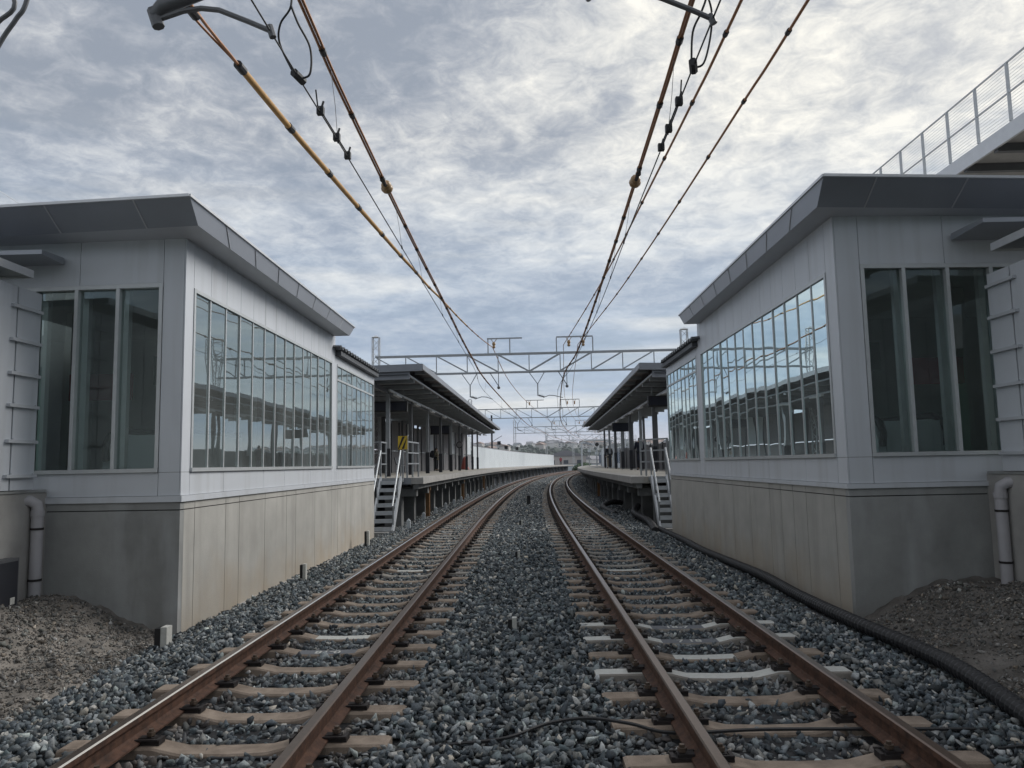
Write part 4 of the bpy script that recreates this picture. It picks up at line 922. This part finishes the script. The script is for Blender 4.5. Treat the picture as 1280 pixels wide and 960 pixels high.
for k, y in enumerate((5.95, 40, 80, 120, 160, 200)):
    if k == 0: continue
    gantry(y, k)
# the near gantry is mostly above the frame: beam, masts and its thick arms
T = thing('overhead_gantry', 'overhead line gantry just above the camera, thick arms reaching in at the top', 'overhead gantry', (0, 5.95, 0), 'overhead line gantries')
a = MB(); a.bar((-7.6, 5.75, 7.2), (7.6, 5.75, 7.2), .08); a.bar((-7.6, 6.15, 7.2), (7.6, 6.15, 7.2), .08); a.build('top_chord', 'galv', T)
a = MB(); a.bar((-7.6, 5.75, 6.45), (7.6, 5.75, 6.45), .07); a.bar((-7.6, 6.15, 6.45), (7.6, 6.15, 6.45), .07); a.build('bottom_chord', 'galv', T)
for x in (-7.8, 7.8): a = MB(); a.bar((x, 5.95, -.5), (x, 5.95, 8.2), .35); a.build('mast', 'galv_light', T)
a = MB()
for i in range(10): a.bar((-7.6+1.52*i, 5.75, 6.45 if i % 2 else 7.2), (-6.08+1.52*i, 5.75, 7.2 if i % 2 else 6.45), .045)
a.build('diagonal', 'galv', T)
a = MB(); a.tube([(-2.99, 5.95, 5.21), (-2.93, 5.95, 5.29), (-2.60, 5.95, 5.40), (-2.2, 5.95, 5.56), (-1.2, 5.95, 6.3), (-1.1, 5.95, 6.43)], [.055, .062, .05, .05, .05, .05], 10); a.tube([(-3.0, 5.95, 5.27), (-2.95, 5.95, 5.12)], .05, 8); a.build('registration_tube', 'steel_dark', T, smooth=True)
a = MB(); a.tube([(-2.93, 5.95, 5.19), (-2.75, 5.95, 5.25), (-2.6, 5.95, 5.27), (-2.45, 5.95, 5.25), (-2.2, 5.95, 5.14), (-2.01, 5.95, 5.05)], .022, 8); a.tube([(-2.03, 5.95, 5.10), (-2.0, 5.95, 5.00)], .03, 8); a.build('steady_arm', 'steel_dark', T, smooth=True)
a = MB(); a.tube([(.9, 5.95, 5.36), (1.2, 5.95, 5.24), (1.42, 5.95, 5.14), (1.60, 5.95, 5.05)], .022, 8); a.tube([(1.58, 5.95, 5.09), (1.61, 5.95, 5.01)], .03, 8); a.build('steady_arm', 'steel_dark', T, smooth=True)
a = MB(); a.tube([(.62, 5.95, 5.27), (.55, 5.95, 5.36), (.75, 5.95, 5.7), (1.1, 5.95, 6.43)], .05, 8); a.build('registration_tube', 'steel_dark', T, smooth=True)

# ------------------------------------------------------------------ wires
def smooth_pts(pts, n=8):
    out = []; 
    for i in range(len(pts)-1):
        p0 = Vector(pts[max(i-1, 0)]); p1 = Vector(pts[i]); p2 = Vector(pts[i+1]); p3 = Vector(pts[min(i+2, len(pts)-1)])
        for j in range(n):
            t_ = j/n; out.append(.5*((2*p1)+(p2-p0)*t_+(2*p0-5*p1+4*p2-p3)*t_**2+(3*p1-p0-3*p2+p3)*t_**3))
    out.append(Vector(pts[-1])); return out
def at_y(pts, y):
    for a, b in zip(pts[:-1], pts[1:]):
        if a[1] <= y <= b[1]: f = (y-a[1])/max(1e-6, b[1]-a[1]); return Vector(a)*(1-f)+Vector(b)*f
    return Vector(pts[-1])
def gp(u, z, ys=(80, 120, 160, 200)): return [P(u, y, z) for y in ys]
def sag(pts, d):     # adds a mid point lowered by d between far supports
    out = [pts[0]]
    for a, b in zip(pts[:-1], pts[1:]): out.append(tuple((Vector(a)+Vector(b))/2-Vector((0, 0, d)))); out.append(b)
    return out
def wire(name, label, pts, r, m, clamps=None, cr=None, cm='black_rubber', extra=None, group='overhead wires', twin=0):
    T = thing(name, label, 'overhead wire', tuple(pts[0]), group)
    a = MB()
    if twin:
        a.tube([(p[0]-twin, p[1], p[2]) for p in pts], r, 6); a.tube([(p[0]+twin, p[1], p[2]+twin*.5) for p in pts], r, 6)
    else: a.tube(pts, r, 6 if r < .02 else 10)
    a.build('cable', m, T, smooth=True)
    if clamps is not None:
        for y in clamps:
            p = at_y(pts, y); q = at_y(pts, y+cr*2.6); a = MB(); a.tube([p, q], cr, 8); a.build('clamp', cm, T)
    return T
# left messenger (twin brown cable)
mL = [(-1.95, -4, 5.95), (-1.99, 4.0, 5.92), (-2.03, 7.09, 5.85), (-2.05, 8.69, 5.80), (-2.04, 14.1, 5.70), (-2.00, 19, 5.62), (-1.93, 28, 5.48), (-1.62, 40, 5.42)]
mLf = smooth_pts(mL+sag([P(-2.05, y, 5.55) for y in (80, 120, 160, 200)], .0), 6)
clL = [7.6, 9.0, 11.0, 13.2, 14.6, 16.0, 17.4, 18.7, 19.9, 21.2, 22.4, 23.6, 24.8, 26, 27.2, 28.5, 29.8, 31.2, 33, 35, 37, 44, 48, 52, 56, 62, 68, 74]
T = wire('messenger_wire', 'brown twin messenger cable over the left track with a round insulator', mLf, .015, 'copper_wire', clL, .036, twin=.016)
def ball(T, p, r=.095):
    a = MB(); p = Vector(p); a.sphere(p, r, 12, sz=.9); a.sphere(p+Vector((0, -.07, .02)), r*.85, 12); a.build('round_insulator', 'insulator', T, smooth=True)
    a = MB(); d = Vector((0, 1, 0)); a.tube([p-d*.45, p-d*.36, p-d*.33, p-d*.12], [.03, .045, .03, .03], 8); a.tube([p+d*.08, p+d*.2], [.05, .02], 8); a.build('end_fitting', 'rust_dark', T)
ball(T, at_y(mLf, 11.45))
mR = [(1.6, -4, 5.95), (1.66, 4.0, 5.92), (1.69, 7.0, 5.86), (1.73, 8.7, 5.83), (1.78, 11.05, 5.80), (1.85, 14.5, 5.76), (1.92, 19.4, 5.70), (1.97, 23, 5.66), (2.0, 28.5, 5.58), (1.96, 40, 5.45)]
mRf = smooth_pts(mR+[P(1.35+.2, y, 5.5) for y in (80, 120, 160, 200)], 6)
T = wire('messenger_wire', 'brown twin messenger cable over the right track with a round insulator', mRf, .015, 'copper_wire', clL, .038, twin=.016)
ball(T, at_y(mRf, 11.6))
# contact wires
cL = [(-2.1, -4, 5.05), (-2.02, 5.95, 5.05), (-1.99, 8, 5.05), (-1.96, 12, 5.05), (-1.91, 18.2, 5.05), (-1.82, 28, 5.03), (-1.70, 40, 4.90)]+[P(-1.75+.2*(-1)**i, y, 4.95) for i, y in enumerate((80, 120, 160, 200))]
cLf = smooth_pts(cL, 5); T = wire('contact_wire', 'thin black contact wire over the left track held by the curved arm', cLf, .0075, 'wire_black')
cR = [(1.55, -4, 5.05), (1.60, 5.95, 5.05), (1.63, 8, 5.05), (1.68, 12, 5.05), (1.78, 18.2, 5.05), (1.80, 28, 5.03), (1.72, 40, 4.90)]+[P(1.5+.2*(-1)**i, y, 4.95) for i, y in enumerate((80, 120, 160, 200))]
cRf = smooth_pts(cR, 5); T2 = wire('contact_wire', 'thin black contact wire over the right track held by the arm', cRf, .0075, 'wire_black')
for TT, cf in ((T, cLf), (T2, cRf)):                     # splice with three clamps and a second short wire
    a = MB(); p0 = at_y(cf, 7.3); a.tube([p0+Vector((0, -.05, .16)), p0+Vector((.0, .02, .03)), at_y(cf, 8.6)+Vector((0, 0, .035))], .008, 6)
    for y in (7.42, 8.05, 8.55): p = at_y(cf, y); a.box(p.x-.035, p.x+.035, p.y-.03, p.y+.03, p.z-.02, p.z+.06); a.tube([(p.x, p.y, p.z+.02), (p.x+.03, p.y, p.z+.12)], .012, 6)
    a.build('splice_clamp', 'wire_black', TT)
    a = MB()
    for y in (6.7,): p = at_y(cf, y); a.tube([p+Vector((-.02, -.07, .01)), p+Vector((.02, .08, 0))], .04, 8)
    a.build('loop_clamp', 'wire_black', TT)
# droppers between messenger and contact wire
for side, mf, cf in (('left', mLf, cLf), ('right', mRf, cRf)):
    for i, y in enumerate((8.0, 12.2, 14.6, 18, 22, 26, 31, 36, 46, 52, 58, 66)):
        p, q = at_y(mf, y), at_y(cf, y+.1); T = thing('dropper_wire', (f'{ORDW[i]} thin dropper wire hanging from the {side} messenger cable' if i < 8 else f'far thin dropper wire of the {side} messenger cable near the gantries'), 'dropper wire', p, f'droppers of the {side} track')
        a = MB(); a.tube([p, (p+q)/2+Vector((.01, 0, 0)), q+Vector((0, 0, -.01))], .0032, 5); a.build('strand', 'wire_black', T); a = MB(); a.tube([q+Vector((0, -.03, .02)), q+Vector((0, .03, -.01))], .014, 6); a.build('clip', 'wire_black', T)
    # current loop near the arm
    p, q = at_y(mf, 6.45), at_y(cf, 6.72); T = thing('current_loop', f'black looped jumper cable joining messenger and contact wire on the {side}', 'jumper cable', p, 'jumper loops'); a = MB(); sg = -1 if side == 'left' else -.3
    a.tube(smooth_pts([p, p+Vector((.01, 0, -.28)), p+Vector((sg*.10, .05, -.42)), (p+q)/2+Vector((sg*.15, .05, -.12)), q+Vector((sg*.04, 0, .03))], 6), .010, 6)
    a.tube(smooth_pts([p+Vector((.01, 0, -.28)), p+Vector((.06, .05, -.42)), (p+q)/2+Vector((.12, .08, -.15)), q+Vector((.10, 0, .04)), q+Vector((.0, 0, .0))], 6), .010, 6)
    a.build('loop', 'wire_black', T, smooth=True)
# left feeder in ochre sleeve
fL = [(-3.30, -4, 6.0), (-3.27, 4.0, 6.0), (-3.23, 7.01, 6.02), (-3.17, 8.26, 6.05), (-3.12, 9.99, 6.1), (-3.05, 11.75, 6.16), (-2.98, 13.6, 6.23), (-2.9, 15.51, 6.3), (-2.83, 17.52, 6.39), (-2.74, 19.48, 6.48), (-2.67, 21.62, 6.58), (-2.54, 23.92, 6.70), (-2.33, 28.66, 6.94), (-2.0, 34.4, 7.25), (-1.60, 40, 7.60)]
fLf = smooth_pts(fL, 4)
T = thing('feeder_cable', 'thick ochre sleeved feeder cable sloping down to the left gantry insulator', 'overhead cable', fLf[0], 'overhead wires')
a = MB(); near = [p for p in fLf if 8.2 <= p.y <= 31]; a.tube(near, [.042-.016*sstep(12, 30, p.y) for p in near], 10); a.build('ochre_sleeve', 'cover_ochre', T, smooth=True)
a = MB(); n1 = [p for p in fLf if p.y <= 8.3]; a.tube([p+Vector((-.05*min(1, max(0, (8.3-p.y)/1.5)), 0, 0)) for p in n1], .014, 8); a.tube([p+Vector((.05*min(1, max(0, (8.3-p.y)/1.5)), 0, 0)) for p in n1], .017, 8); a.build('twin_lead', 'copper_wire', T, smooth=True)
a = MB(); a.tube([p for p in fLf if p.y > 30]+[Vector(q) for q in smooth_pts([(-1.60, 40, 7.6)]+[(-1.02, 55.8, 7.45)]+[P(-1.75, 80, 7.6), P(-1.75, 120, 7.6), P(-1.75, 160, 7.6), P(-1.75, 200, 7.6)], 5)], .022, 8); a.build('bare_cable', 'copper_wire', T, smooth=True)
a = MB()
for y in (7.1, 8.25, 9.95, 11.75, 13.6, 15.5, 17.5, 19.45, 21.6, 23.9, 25.6, 27.2, 28.7, 30.3, 32, 34): p, q = at_y(fLf, y), at_y(fLf, y+.16); a.tube([p, q], .052-.018*sstep(12, 30, y), 10)
a.build('band_clamp', 'black_rubber', T)
# right feeders
z3 = lambda y: 6.4+1.4*(max(y-6, 0)/34)**1.5
for nm, pts, fu in (('inner right feeder wire ending at the left insulator of the right gantry frame', [(2.42, -4, 6.4), (2.44, 7.88, 6.42), (2.44, 10.33, 6.46), (2.42, 14.65, 6.58), (2.42, 19.73, 6.76), (2.38, 24.78, 6.97), (2.3, 31.2, 7.29), (2.12, 40, 7.66)], 2.0), ('outer right feeder wire, highest of the wires on the right', [(3.2, -4, 6.4), (3.17, 7.92, 6.42), (3.16, 10.3, 6.46), (3.16, 14.92, 6.59), (3.15, 19.65, 6.76), (3.12, 25.14, 6.99), (3.03, 31.97, 7.33), (2.87, 40, 7.66)], 2.7)):
    pf = smooth_pts(pts, 5)+smooth_pts([pts[-1]]+[P(fu, y, 7.6) for y in (80, 120, 160, 200)], 5)[1:]; wire('feeder_wire', nm, pf, .018, 'copper_wire', [8.5, 10.3, 12.4, 14.8, 17.2, 19.7, 22.2, 24.9, 28, 31.2, 35], .032)
# hanging cables at the top left corner and faint lines beyond
a = MB(); a.tube(smooth_pts([(-4.4, 5.6, 5.9), (-3.93, 5.6, 5.2), (-4.05, 5.6, 4.97), (-4.3, 5.6, 4.7)], 6), .018, 8); T = thing('hanging_cable', 'short dark cable at the top left corner of the picture', 'cable', (-4.0, 5.6, 5.1), 'loose hanging cables'); a.build('cable', 'steel_dark', T, smooth=True)
a = MB(); a.tube(smooth_pts([(-3.7, 5.6, 5.9), (-3.815, 5.6, 5.18), (-3.90, 5.6, 5.0), (-4.02, 5.6, 4.80), (-4.3, 5.6, 4.2)], 6), .018, 8); T = thing('hanging_cable', 'longer dark cable curling down at the top left corner', 'cable', (-3.9, 5.6, 5.0), 'loose hanging cables'); a.build('cable', 'steel_dark', T, smooth=True)
for i, (dx, dz) in enumerate(((0, 0), (.6, .7))):
    a = MB(); a.tube([(-30+dx, 5, 19+dz*2), (-20, 40+dx*3, 10.5+dz), (-9.5, 70, 5)], .012, 5); T = thing('power_line', ['lower', 'upper'][i]+' faint power line above the left building roof', 'power line', (-20, 40, 10), 'faint power lines'); a.build('line', 'galv', T)

# ------------------------------------------------------------------ lineside small things
def peg(x, y, z, h, lab, w_=.085, half=True, grp='lineside marker posts'):
    T = thing('marker_post', lab, 'marker post', (x, y, z), grp)
    a = MB(); a.box(x-.002, x+w_/2, y-w_/2, y+w_/2, z-.1, z+h); a.build('white_half', 'white_paint', T)
    a = MB(); a.box(x-w_/2, x-.003, y-w_/2-.004, y+w_/2, z-.1, z+h-.012); a.build('dark_face', 'black', T); return T
peg(-3.80, 8.15, -.30, .17, 'short white and black marker post by the left building corner', .125)
peg(-3.55, 12.35, -.36, .33, 'white marker post halfway along the left concrete wall', .09)
peg(-3.62, 17.6, -.36, .40, 'white marker post at the foot of the left stairs', .10)
peg(-.165, 7.85, -.20, .16, 'nearest black and white marker post between the tracks', .085)
peg(-.17, 13.6, -.24, .22, 'second marker post between the tracks', .085)
peg(-.15, 20.5, -.24, .25, 'third marker post between the tracks', .09)
T = thing('marker_post', 'dark upright marker post farthest between the tracks', 'marker post', (.1, 31, -.2), 'lineside marker posts'); a = MB(); a.box(.02, .16, 31, 31.14, -.3, .22); a.build('post', 'black', T)
for i, y in enumerate(np.arange(21.5, 75, 3.0)):
    x, yy, _ = P(-3.28, float(y)); T = thing('cable_peg', (f'{ORDW[i]} small pale peg in the row along the left platform foot' if i < 10 else 'far small pale peg along the left platform foot where the track curves'), 'peg', (x, yy, -.3), 'pale pegs along the left platform')
    a = MB(); a.box(x-.05, x+.05, yy-.04, yy+.04, -.4, -.02); a.add([(x-.05, yy-.04, -.02), (x+.05, yy-.04, -.02), (x+.05, yy+.04, -.02), (x-.05, yy+.04, -.02), (x, yy, .04)], [(0, 1, 4), (1, 2, 4), (2, 3, 4), (3, 0, 4)]); a.build('stake', 'wall_white', T)
# corrugated conduits
def conduit(pts, r, lab, pitch=.045, amp=.10, name='corrugated_conduit'):
    sp = smooth_pts(pts, 40); L = [0]
    for a_, b_ in zip(sp[:-1], sp[1:]): L.append(L[-1]+(b_-a_).length)
    n = int(L[-1]/pitch*4); out = []; rr = []; j = 0
    for i in range(n+1):
        d = L[-1]*i/n
        while j < len(L)-2 and L[j+1] < d: j += 1
        f = (d-L[j])/max(1e-6, L[j+1]-L[j]); out.append(sp[j]*(1-f)+sp[j+1]*f); rr.append(r*(1 if i % 4 in (0, 1) else 1-amp))
    T = thing(name, lab, 'conduit', tuple(pts[0]), 'black conduits'); a = MB(); a.tube(out, rr, 14); a.build('tube', 'black_rubber', T)
conduit([(2.98, 4.2, -.20), (3.20, 5.28, -.19), (3.34, 6.2, -.18), (3.38, 6.9, -.19), (3.30, 8.05, -.18), (3.33, 9.7, -.20), (3.40, 11.4, -.20), (3.38, 13.2, -.22), (3.30, 14.9, -.21), (3.40, 17, -.24), (3.42, 20.5, -.26)], .072, 'thick black corrugated conduit running along the right building foot', .072, .24)
conduit([(3.24, 8.4, -.29), (3.20, 9.7, -.29), (3.24, 11.4, -.30), (3.28, 13.2, -.30)], .05, 'thin black conduit beside the thick one near the right building corner', .03)
conduit([(3.2, 19.5, -.25), (3.35, 21.5, -.16), (3.25, 23.5, -.05), (3.6, 25.2, .05)], .10, 'bent grey corrugated pipe rising under the right platform', .05)
conduit([(2.9, 25.5, -.22), (2.75, 28, -.12), (3.2, 29.5, -.02), (3.7, 30.5, -.1)], .10, 'second bent corrugated pipe farther under the right platform', .05)
# thin cables across the tracks
for lab, pts in (('thin black cable crossing the ballast between the tracks', [(-1.9, 4.70, -.215), (-1.2, 4.69, -.21), (-.85, 4.69, -.185), (-.5, 4.68, -.15), (-.15, 4.74, -.135), (.1, 4.92, -.115), (.35, 4.98, -.105), (.6, 4.92, -.12), (.86, 4.86, -.16), (1.4, 4.90, -.16), (2.1, 4.88, -.16), (2.5, 4.86, -.16), (2.75, 4.88, -.17)]),
                 ('short black cable at the bottom of the picture between the tracks', [(-.75, 3.85, -.16), (-.45, 3.93, -.135), (-.2, 3.97, -.13), (.05, 3.92, -.14), (.4, 3.78, -.17)]),
                 ('black cable on the ballast at the lower right corner', [(2.65, 4.62, -.19), (2.9, 4.66, -.19), (3.0, 4.60, -.2), (3.2, 4.4, -.21)]),
                 ('black cable on the ballast at the lower left corner', [(-3.4, 4.35, -.27), (-3.0, 4.25, -.22), (-2.7, 4.0, -.2)])):
    a = MB(); a.tube(smooth_pts(pts, 6), .011, 6); T = thing('thin_cable', lab, 'cable', pts[0], 'thin cables on the ballast'); a.build('cable', 'black_rubber', T, smooth=True)

# ------------------------------------------------------------------ footbridge at the upper right
T = thing('footbridge', 'elevated walkway with mesh railing above the right building', 'footbridge', (9, 8, 6.5))
a = MB(); a.box(7.90, 11.2, -3, 24, 6.60, 6.72); a.build('deck', 'concrete', T)
a = MB(); a.box(7.85, 7.895, -3, 24, 6.50, 6.76); a.build('edge_beam', 'alu', T)
for y in np.arange(-2.6, 23.8, .88):
    a = MB(); a.box(7.90, 11.1, y, y+.10, 6.46, 6.598); a.build('cross_beam', 'steel_dark', T)
    a = MB(); a.box(7.84, 7.88, y+.40, y+.44, 6.765, 7.73); a.build('rail_post', 'galv_light', T)
for z in (7.74, 7.24): a = MB(); a.box(7.846, 7.874, -3, 24, z-.011, z+.011); a.build('handrail', 'galv_light', T)
for z in [6.80+.055*q for q in range(17)]: a = MB(); a.box(7.858, 7.862, -3, 24, z-.002, z+.002); a.build('mesh_wire', 'galv_light', T)
for y in (-2, 9.6, 21.5): a = MB(); a.box(9.9, 10.3, y, y+.4, -.5, 6.46); a.build('pillar', 'concrete', T)

# ------------------------------------------------------------------ far end of the station and the town
T = thing('pipe_arch', 'pale tubular arch frame across the far right platform', 'pipe frame', P(5, 90, 1.05))
x, yy, _ = P(3.2, 98); a = MB(); a.tube(smooth_pts([(x, yy, 1.05), (x, yy, 3.6), (x+.15, yy, 4.05), (x+.5, yy, 4.25), (x+2.2, yy, 4.28), (x+3.8, yy, 4.25), (x+4.15, yy, 4.0), (x+4.2, yy, 3.4), (x+4.2, yy, 1.05)], 5), .11, 8); a.build('tube', 'galv_light', T, smooth=True)
T = thing('signal_lamp', 'round black signal head above the far right platform', 'signal', (x+1.95, yy-1, 4.2)); a = MB(); a.tube([(x+1.9, yy-.2, 3.75), (x+1.9, yy-.45, 3.75)], .24, 16); a.build('head', 'black', T); a = MB(); a.bar((x+1.9, yy, 1.05), (x+1.9, yy, 3.75), .08); a.build('pole', 'galv', T)
for i, (u, y, h_) in enumerate(((4.0, 104, 2.6), (4.9, 108, 2.2), (5.6, 101, 2.0))):
    x, yy, _ = P(u, y); T = thing('platform_post', ['tall', 'shorter', 'shortest'][i]+' thin grey post at the far end of the right platform', 'post', (x, yy, 1.05), 'far platform posts'); a = MB(); a.bar((x, yy, 1.05), (x, yy, 1.05+h_), .10); a.build('pole', 'galv', T)
    a = MB(); a.box(x-.2, x+.2, yy-.15, yy-.05, h_*.7+1.05, h_*.7+1.4); a.build('plate', 'wall_white', T)
x, yy, _ = P(-7.4, 92); T = thing('line_pole', 'tall thin dark pole rising behind the long white wall', 'pole', (x, yy, 0)); a = MB(); a.bar((x, yy, -.5), (x, yy, 7.4), .20); a.build('shaft', 'steel_navy', T); a = MB(); a.bar((x, yy, 4.2), (x+1.2, yy, 4.9), .06); a.build('arm', 'steel_dark', T)
for i, (u, y, z) in enumerate(((-7.6, 100, 4.4), (-7.2, 104, 3.9), (-7.5, 118, 4.0))):
    x, yy, _ = P(u, y); T = thing('signal', ['largest black signal head above the long white wall, beside the thin pole', 'lower black signal head above the long white wall', 'small distant signal above the long white wall'][i], 'signal', (x, yy, 0), 'signals behind the white wall')
    a = MB(); a.bar((x, yy, -.5), (x, yy, z), .09); a.build('pole', 'galv', T); a = MB(); a.box(x-.22, x+.22, yy-.3, yy-.05, z-.35, z+.1); a.build('head', 'black', T)
# shrub at the end of the tracks
def leafcloud(mb, c, rx, ry, rz, n, s):
    for _ in range(n):
        d = Vector((random.gauss(0, 1), random.gauss(0, 1), random.gauss(0, 1))).normalized()*random.random()**.4
        p = Vector((c[0]+d.x*rx, c[1]+d.y*ry, c[2]+d.z*rz)); u = Vector((random.gauss(0, 1), random.gauss(0, 1), random.gauss(0, 1))).normalized()*s; v = u.orthogonal().normalized()*s*.7
        mb.add([p-u, p+v, p+u, p-v], [(0, 1, 2, 3)])
x, yy, _ = P(-.2, 158); T = thing('shrub', 'green shrub between the platforms where the tracks bend away', 'shrub', (x+1, yy, -.3)); a = MB(); leafcloud(a, (x, yy, .6), 1.9, 1.2, 1.0, 900, .16); leafcloud(a, (x-1.3, yy+1, .2), 1.2, 1, .8, 400, .16); a.build('foliage', 'bush', T); a = MB(); a.tube([(x, yy, -.6), (x, yy, .7)], .05, 5); a.build('stem', 'trunk', T)
# low white boundary wall and sheds
a = MB(); a.box(9, 40, 182, 182.3, -.6, 1.25); T = thing('boundary_wall', 'low white wall beyond the right platform end', 'wall', (20, 182, 0)); a.build('wall', 'wall_white', T); a = MB(); a.box(9, 40, 181.95, 182.35, 1.252, 1.35); a.build('coping', 'wall_grey', T)
for i, (x, y, w_, d_, h_, wm, rm, lab) in enumerate(((12, 230, 12, 10, 3.6, 'wall_far_b', 'roof_far', 'grey gabled building between the far platforms'), (30, 220, 16, 12, 4.4, 'blue_wall', 'roof_far_b', 'blue grey shed beyond the right platform'), (-2, 260, 9, 8, 3.4, 'wall_far', 'roof_far', 'pale low building beside the end of the long white wall'), (44, 320, 14, 12, 6, 'wall_far', 'roof_far_b', 'taller pale building beyond the blue grey shed'))):
    T = thing('building', lab, 'building', (x, y, -.6), 'buildings beyond the station'); a = MB(); a.box(x-w_/2, x+w_/2, y, y+d_, -.6, h_); a.build('wall', wm, T)
    a = MB(); a.prism([(x-w_/2-.4, h_+.01), (x+w_/2+.4, h_+.01), (x, h_+1.8)], y-.3, y+d_+.3); a.build('roof', rm, T)
    for j in range(3): xx = x-w_/3+j*w_/3; a = MB(); a.box(xx-.7, xx+.7, y-.05, y-.01, 1.2, 2.4); a.build('window', 'window_far', T)
# hill, wood and houses
def hill_z(x, y):
    r = (y-520)/520; r = max(0, min(1, r)); base = 25*r*r*(3-2*r)
    side = sstep(-420, -60, x-y*.0)*1.0
    return -1.5+base*(.30+.70*side)*(1+.10*mnoise.noise(Vector((x*.006, y*.006, 0)))) + 1.5*mnoise.noise(Vector((x*.02, y*.02, 1)))
h = MB(); nx, ny = 80, 40
for j in range(ny+1):
    for i in range(nx+1): x = -700+1900*i/nx; y = 440+1000*j/ny; h.v.append((x, y, hill_z(x, y)))
for j in range(ny):
    for i in range(nx): a_ = j*(nx+1)+i; h.f.append((a_, a_+1, a_+nx+2, a_+nx+1)); h.m.append(0)
h.build('hill', 'hill', smooth=True, kind='structure')
a = MB(); IVl = [Vector(v) for v in IV]
for _ in range(2200):
    y = random.uniform(560, 840); x = random.uniform(-260, 330)
    if random.random() < .25: y = random.uniform(840, 1120)
    r = random.uniform(2.4, 4.6)*(.7 if y > 800 else 1); c = Vector((x, y, hill_z(x, y)+r*.45)); vs = [c+Vector((v.x*r*random.uniform(.7, 1.2), v.y*r*random.uniform(.7, 1.2), v.z*r*random.uniform(.55, 1.0))) for v in IVl]; a.add(vs, [tuple(f) for f in IF])
a.build('wood', 'foliage', label='dark green wood covering the far hillside', cat='wood', kind='stuff')
protos = []
for i, (wm, rm) in enumerate((('wall_far', 'roof_far'), ('wall_far', 'roof_far_b'), ('wall_far_b', 'roof_far_c'), ('wall_far', 'roof_far_c'))):
    T = thing('house', 'small pale house among many on the far hill', 'house', (0, 0, 0), 'houses on the far hill'); w_ = 4.2+i*.6
    a = MB(); a.box(-w_, w_, -4, 4, -2, 5.2); a.build('wall', wm, T); a = MB(); a.prism([(-w_-.5, 5.21), (w_+.5, 5.21), (0, 7.6)], -4.5, 4.5); a.build('roof', rm, T)
    a = MB(); [a.box(xx-.8, xx+.8, -4.06, -4.01, zz, zz+1.3) for xx in (-2.2, 1.8) for zz in (1, 3.4)]; a.build('window', 'window_far', T); protos.append(T)
spots = []
for _ in range(9000):
    if len(spots) > 260: break
    y = random.uniform(830, 1180) if random.random() < .75 else random.uniform(440, 580); x = random.uniform(-190, 330)*(y/900)
    if all((x-a_)**2+(y-b_)**2 > 110 for a_, b_ in spots): spots.append((x, y))
for i, (x, y) in enumerate(spots):
    if i < 4: protos[i].location = (x, y, hill_z(x, y)); protos[i].rotation_euler = (0, 0, random.uniform(0, 3)); continue
    copy_tree(protos[i % 4], (x, y, hill_z(x, y)-.3), random.uniform(0, 3))

# ------------------------------------------------------------------ behind the camera: what the front windows mirror
T = thing('workshop', 'long green walled workshop with grey roof behind the camera', 'building', (0, -24, -.6))
a = MB(); a.box(-45, 45, -32, -24, -.6, 7.5); a.build('wall', 'green_wall', T); a = MB(); a.prism([(-33, 7.51), (-23, 7.51), (-28, 10.5)], -46, 46, axis='x'); a.build('roof', 'roof_far', T)

# ------------------------------------------------------------------ air
a = MB(); a.box(-900, 1300, -150, 1600, -60, 130); hz_ = a.build('haze', 'ground', label='thin grey blue haze of the far air', cat='haze', kind='stuff')
hm = bpy.data.materials.new('haze'); hm.use_nodes = True; t = NT(hm.node_tree); o_ = t.n('ShaderNodeOutputMaterial'); pv = t.n('ShaderNodeVolumePrincipled'); pv.inputs['Color'].default_value = (.80, .86, .95, 1); pv.inputs['Density'].default_value = .0002; pv.inputs['Anisotropy'].default_value = .2
t.l(pv.outputs[0], o_.inputs['Volume']); hz_.data.materials.clear(); hz_.data.materials.append(hm)
